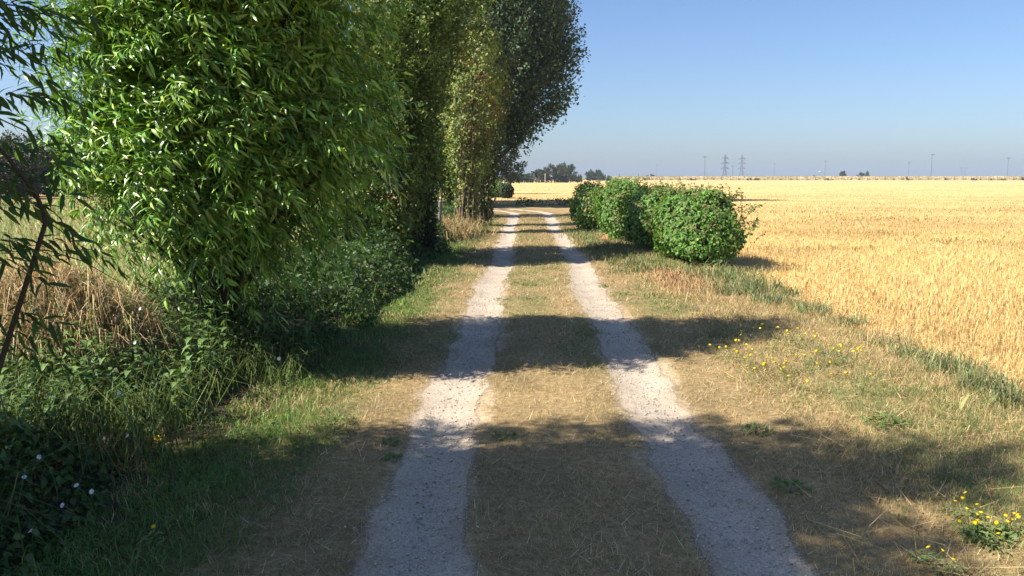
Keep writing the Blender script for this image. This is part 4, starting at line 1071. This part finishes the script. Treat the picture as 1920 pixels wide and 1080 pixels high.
# yellow flowering plants
yv = [(0, 0, 0.25)] + [(math.cos(t) * (1 if i % 2 == 0 else 0.7), math.sin(t) * (1 if i % 2 == 0 else 0.7), 0.1 * (i % 2)) for i, t in enumerate(np.linspace(0, 2 * math.pi, 17)[:-1])] + [(0, 0, -0.5)]
yf = [(0, 1 + i, 1 + (i + 1) % 16) for i in range(16)] + [(17, 1 + (i + 1) % 16, 1 + i) for i in range(16)]
yme = []
for c in ((0.85, 0.66, 0.03), (0.8, 0.58, 0.02)):
    me = make_mesh('flower', np.array(yv) * 0.0125, np.array(yf), np.tile(np.array(c), (18, 1))); me.materials.append(M['petal']); yme.append(me)
def yellow_plant(px, py, nf, label, group, spread=0.1, h=0.12, base_leaves=True, fs=1.0):
    x, y = on_ground(px, py, h * 0.8); g = float(gz(x, y))
    root = empty('yellow_flower', (x, y, g), label, 'flower', group)
    st = []
    for k in range(nf):
        q = rng.normal(0, spread, 2); hh = h * (0.7 + 0.6 * rng.random())
        st.append((bez((q[0] * 0.3, q[1] * 0.3, -0.01), (q[0] * 0.5, q[1] * 0.5, hh * 0.6), (q[0], q[1], hh), 4), np.full(4, 0.0016)))
        o = obj('flower', yme[k % 2], None, root); o.location = (q[0], q[1], hh); o.scale = (fs,) * 3
        o.rotation_euler = (0.5 + 0.35 * rng.normal(), 0.35 * rng.normal(), rng.random() * 6)
    obj('stems', tubes_mesh('stems', st, 4, (0.12, 0.17, 0.05)), M['stem'], root)['kind'] = 'stuff'
    if base_leaves:
        m = 34; p = np.stack([rng.normal(0, spread * 0.8, m), rng.normal(0, spread * 0.8, m), 0.01 + h * 0.45 * rng.random(m)], -1)
        a = rng.random(m) * 6.28; ax = np.stack([np.cos(a), np.sin(a), 0.2 + 0.5 * rng.random(m)], -1)
        V_, F_, C_ = scatter(*leaf_template(0.25, 0.4, 0.3), p, frames(norm(ax), norm(np.array([0, 0, 1.0]) + 0.3 * rng.normal(size=(m, 3)))), 0.03 + 0.03 * rng.random(m), pick([(0.17, 0.23, 0.075), (0.2, 0.25, 0.09)], m))
        obj('leaves', make_mesh('leaves', V_, F_, C_), M['leaf_small'], root)['kind'] = 'stuff'
mid = 'yellow flowers on the verge before the hedge'
for (px, py, nf) in ((1352, 616, 3), (1376, 608, 5), (1396, 624, 5), (1350, 650, 3), (1384, 660, 6), (1415, 672, 5), (1478, 628, 3), (1505, 640, 4), (1470, 690, 7), (1492, 688, 4), (1568, 666, 4), (1590, 676, 5), (1512, 682, 3), (1424, 692, 4), (1487, 712, 2), (1540, 655, 3), (1610, 722, 3)):
    yellow_plant(px, py, nf, 'low plant with small yellow flowers in the flowery patch before the hedge', mid, 0.12, 0.14, fs=1.35)
rt = 'yellow flowers at the bottom right'
for (px, py, nf, lab) in ((1812, 954, 4, 'upper left yellow flowers of the bottom right clump'), (1822, 988, 7, 'densest yellow flower clump at the bottom right'), (1852, 980, 3, 'yellow flowers right of the densest bottom right clump'), (1888, 984, 5, 'yellow flowers by the right edge of the picture'), (1733, 1023, 2, 'pair of yellow flowers left of the bottom right clump'), (1777, 1045, 1, 'single lowest yellow flower at the bottom right'), (1860, 1005, 2, 'lower yellow flowers of the bottom right clump')):
    yellow_plant(px, py, nf, lab, rt, 0.035, 0.1)
lf = 'yellow flowers on the left verge'
for (px, py, nf, lab) in ((296, 838, 4, 'orange yellow flowers right of the bare brown spot'), (382, 828, 2, 'orange yellow flowers at the edge of the nettle bed'), (360, 839, 1, 'single yellow flower left of the pair by the nettles'), (507, 786, 1, 'single yellow flower in the green grass of the left verge'), (550, 834, 2, 'small yellow flowers where the left green grass ends'), (283, 998, 1, 'yellow flower in the shade at the bottom left')):
    yellow_plant(px, py, nf, lab, lf, 0.02, 0.08)

# low green plants and grass tufts, each its own
def rosette(px, py, size, label, n=60, pal=((0.13, 0.21, 0.055), (0.17, 0.24, 0.075)), h=0.08, name='broadleaf_weed', leaf=0.042):
    n = int(n * 1.2); h *= 0.6; size *= 0.8; leaf *= 0.8
    x, y = on_ground(px, py, 0.03); g = float(gz(x, y))
    a = rng.random(n) * 6.28; r_ = size * rng.random(n) ** 0.6
    p = np.stack([np.cos(a) * r_, np.sin(a) * r_, h * (0.15 + 0.85 * rng.random(n)) * (1 - 0.5 * r_ / size)], -1)
    ax = np.stack([np.cos(a), np.sin(a), 0.3 + 0.4 * rng.random(n)], -1) + 0.4 * rng.normal(size=(n, 3))
    V_, F_, C_ = scatter(*leaf_template(0.5, 0.35, 0.3, 'oval'), p, frames(norm(ax), norm(np.array([0, 0, 1.0]) + 0.35 * rng.normal(size=(n, 3)))), leaf * (0.7 + 0.6 * rng.random(n)), pick(list(pal), n))
    root = empty(name, (x, y, g), label, 'weed', 'low green weeds on the track')
    obj('leaves', make_mesh('leaves', V_, F_, C_), M['leaf_small'], root)['kind'] = 'stuff'
    return root
rosette(985, 531, 0.30, 'green weed patch on the grassy middle strip, the farther one', 90, h=0.06)
rosette(1003, 557, 0.24, 'green weed patch on the middle strip, nearer and right', 70, h=0.05)
rosette(942, 556, 0.13, 'small green weed by the left wheel track, on the middle strip', 30, h=0.04)
rosette(1155, 507, 0.16, 'bright green leafy weed on the right verge, farthest', 60, h=0.16)
rosette(1133, 533, 0.12, 'small weed right at the edge of the right wheel track', 40, h=0.07)
rosette(1165, 549, 0.22, 'wide low weed on the right verge before the hedge', 80, h=0.08)
rosette(1222, 554, 0.14, 'weed nearest the red dead grass on the right verge', 40, h=0.09)
rosette(1660, 800, 0.17, 'bushy green weed in the near shadow on the right', 150, h=0.14, leaf=0.035)
rosette(1545, 690, 0.2, 'spreading green weed among the yellow flowers', 70, h=0.06)
rosette(733, 820, 0.07, 'tiny weed beside the left wheel track at its left', 26, h=0.04, leaf=0.04)
rosette(735, 848, 0.06, 'tiny dark weed at the shadow edge left of the track', 22, h=0.03, leaf=0.04)
rosette(945, 810, 0.09, 'small weed where the near shadow begins on the middle strip', 30, h=0.035, leaf=0.04)
rosette(628, 785, 0.16, 'clover like weed in the left verge grass', 60, h=0.06, leaf=0.04)
rosette(480, 810, 0.2, 'leafy weed in the sunlit green grass at the left', 80, h=0.08, leaf=0.045)
rosette(1480, 905, 0.12, 'dark weed at the right wheel track edge in the near shadow', 60, h=0.05, leaf=0.04)
rosette(1420, 800, 0.12, 'dark weed at the shadow edge right of the track', 60, h=0.05, leaf=0.04)
rosette(1850, 1010, 0.12, 'green weed under the bottom right yellow flowers', 70, h=0.07, leaf=0.05)

def tuft(px, py, r, h, n, label, pal=GRN, lean=0.7):
    n = int(n * 0.6); x0, y0 = on_ground(px, py, 0.02); g = float(gz(x0, y0))
    a = rng.random(n) * 6.28; q = r * rng.random(n) ** 0.6
    V_, F_, C_ = blades(q * np.cos(a), q * np.sin(a), np.zeros(n), h * (0.5 + 0.6 * rng.random(n)), 0.005 + 0.004 * rng.random(n), lean * (0.2 + rng.random(n)), pick(pal, n) * 1.1, 2, 0.7)
    o = obj('grass_tuft', make_mesh('grass_tuft', V_, F_, C_), M['grass']); o.location = (x0, y0, g)
    return tag(o, label, 'grass tuft', 'green grass tufts along the field edge')
GG = [(0.16, 0.22, 0.09), (0.21, 0.26, 0.12), (0.13, 0.18, 0.075), (0.40, 0.33, 0.16), (0.34, 0.30, 0.14)]
tuft(1445, 572, 0.24, 0.26, 420, 'green grass tuft at the field edge closest to the hedge', GG)
tuft(1522, 590, 0.24, 0.24, 420, 'dark green grass tuft, second along the field edge from the hedge', GG)
tuft(1597, 612, 0.18, 0.26, 260, 'thin grass tuft, third along the field edge from the hedge', GG)
tuft(1665, 650, 0.28, 0.2, 380, 'sparse wide grass tuft in the middle of the field edge', GG + DRY)
tuft(1725, 678, 0.26, 0.22, 420, 'grass tuft in the field edge left of the biggest one', GG)
tuft(1790, 705, 0.24, 0.26, 650, 'biggest dark green grass tuft on the field edge', GG)
tuft(1850, 738, 0.2, 0.26, 550, 'dark green grass tuft beside the biggest one, nearer the camera', GG)
tuft(1888, 765, 0.14, 0.24, 320, 'nearest green grass tuft at the right picture edge', GG)
tuft(1380, 555, 0.3, 0.3, 500, 'tall grass tuft at the right foot of the nearest hedge bush', GG)

# loose straws, a dead leaf, a soil mound, a weathered post
N = 420; y = rand_y(N, 3, 12, 0.8); x = 1.4 + 2.2 * rng.random(N)
V_, F_, C_ = blades(x, y, gz(x, y) + 0.03, 0.12 + 0.2 * rng.random(N), 0.005 + 0.003 * rng.random(N), 1.35 + 0.3 * rng.random(N), pick(STRAW, N) * 1.1, 1)
tag(obj('loose_straw', make_mesh('loose_straw', V_, F_, C_), M['straw']), 'single pale straws lying on the right verge', 'straw', kind='stuff')
tv, tf = leaf_template(0.7, -0.5, 0.6, 'oval'); x, y = on_ground(1660, 925, 0.02)
o = obj('dead_leaf', make_mesh('dead_leaf', tv * 0.06, tf, np.tile(np.array([0.30, 0.15, 0.07]), (8, 1))), M['straw']); o.location = (x, y, float(gz(x, y)) + 0.03); o.rotation_euler = (0.2, 0.1, 1.2)
tag(o, 'curled brown dead leaf lying in the grass at the right', 'leaf')
tv, tf = leaf_template(0.14, 0.25, 0.5); x, y = on_ground(1797, 782, 0.02)
o = obj('dry_blade', make_mesh('dry_blade', tv * 0.2, tf, np.tile(np.array([0.36, 0.36, 0.14]), (8, 1))), M['grass']); o.location = (x, y, float(gz(x, y))); o.rotation_euler = (0.95, 0, -0.9)
tag(o, 'single broad upright blade leaning right beside the field edge', 'grass blade')
d_ = sph(400); d_ = d_[d_[:, 2] > -0.1]
bpy_m = []
n = 700; a = rng.random(n) * 6.28; q = rng.random(n) ** 0.5; x0, y0 = on_ground(1143, 452, 0.0)
p = np.stack([0.24 * q * np.cos(a), 0.3 * q * np.sin(a), 0.13 * (1 - q ** 2) + 0.01], -1)
V_, F_, C_ = scatter(octv, octf, p, frames(sph(n), sph(n)), 0.018 + 0.022 * rng.random(n), pick([(0.42, 0.2, 0.1), (0.34, 0.17, 0.09)], n))
o = obj('soil_mound', make_mesh('soil_mound', V_, F_, C_), M['bark']); o.location = (x0, y0, float(gz(x0, y0))); tag(o, 'small mound of reddish earth at the foot of the hedge', 'mound')
root = empty('fence_post', (-2.22, 20.6, float(gz(-2.22, 20.6))), 'pale weathered post leaning beside the ivy dark trunk', 'post')
Vp, Fp = tube(np.array([(0, 0, -0.1), (0.01, 0, 0.6), (0.03, 0, 1.0)]), np.array([0.055, 0.05, 0.048]), 7); obj('shaft', make_mesh('shaft', Vp, Fp, None, True), M['post'], root)
Vp, Fp = tube(np.array([(0.03, 0, 1.0), (0.032, 0, 1.05)]), np.array([0.048, 0.012]), 7); obj('cap', make_mesh('cap', Vp, Fp, None, True), M['post'], root)
# dark scrub at the bend
def fx_c(n): return -0.5 + 3.6 * rng.random(n), 45.5 + 7 * rng.random(n)
def hm_c(x, y): return -0.1 + 0.5 * smooth(0.45, 0.7, fbm(x * 0.7, y * 0.5, 831))
thicket('scrub', 'low dark scrub between the bend of the track and the field', 1100, fx_c, hm_c, BRAM + [(0.2, 0.17, 0.07)], 0.09, M['leaf_small'])

# ------------------------------------------------------------------ the hazy air
Vh, Fh = box_arrays(-2700, 2700, -500, 3700, -1.5, 44)
hz_ = obj('haze', make_mesh('haze', Vh, Fh), None); hz_['kind'] = 'stuff'; hz_['label'] = 'thin pale blue haze in the far air'
m, t, out = nodes_of('haze_air')
pv = t.nodes.new('ShaderNodeVolumePrincipled'); pv.inputs['Density'].default_value = 0.00034; pv.inputs['Color'].default_value = (0.53, 0.61, 0.73, 1); pv.inputs['Anisotropy'].default_value = 0.0
t.links.new(pv.outputs[0], out.inputs['Volume']); hz_.data.materials.append(m)
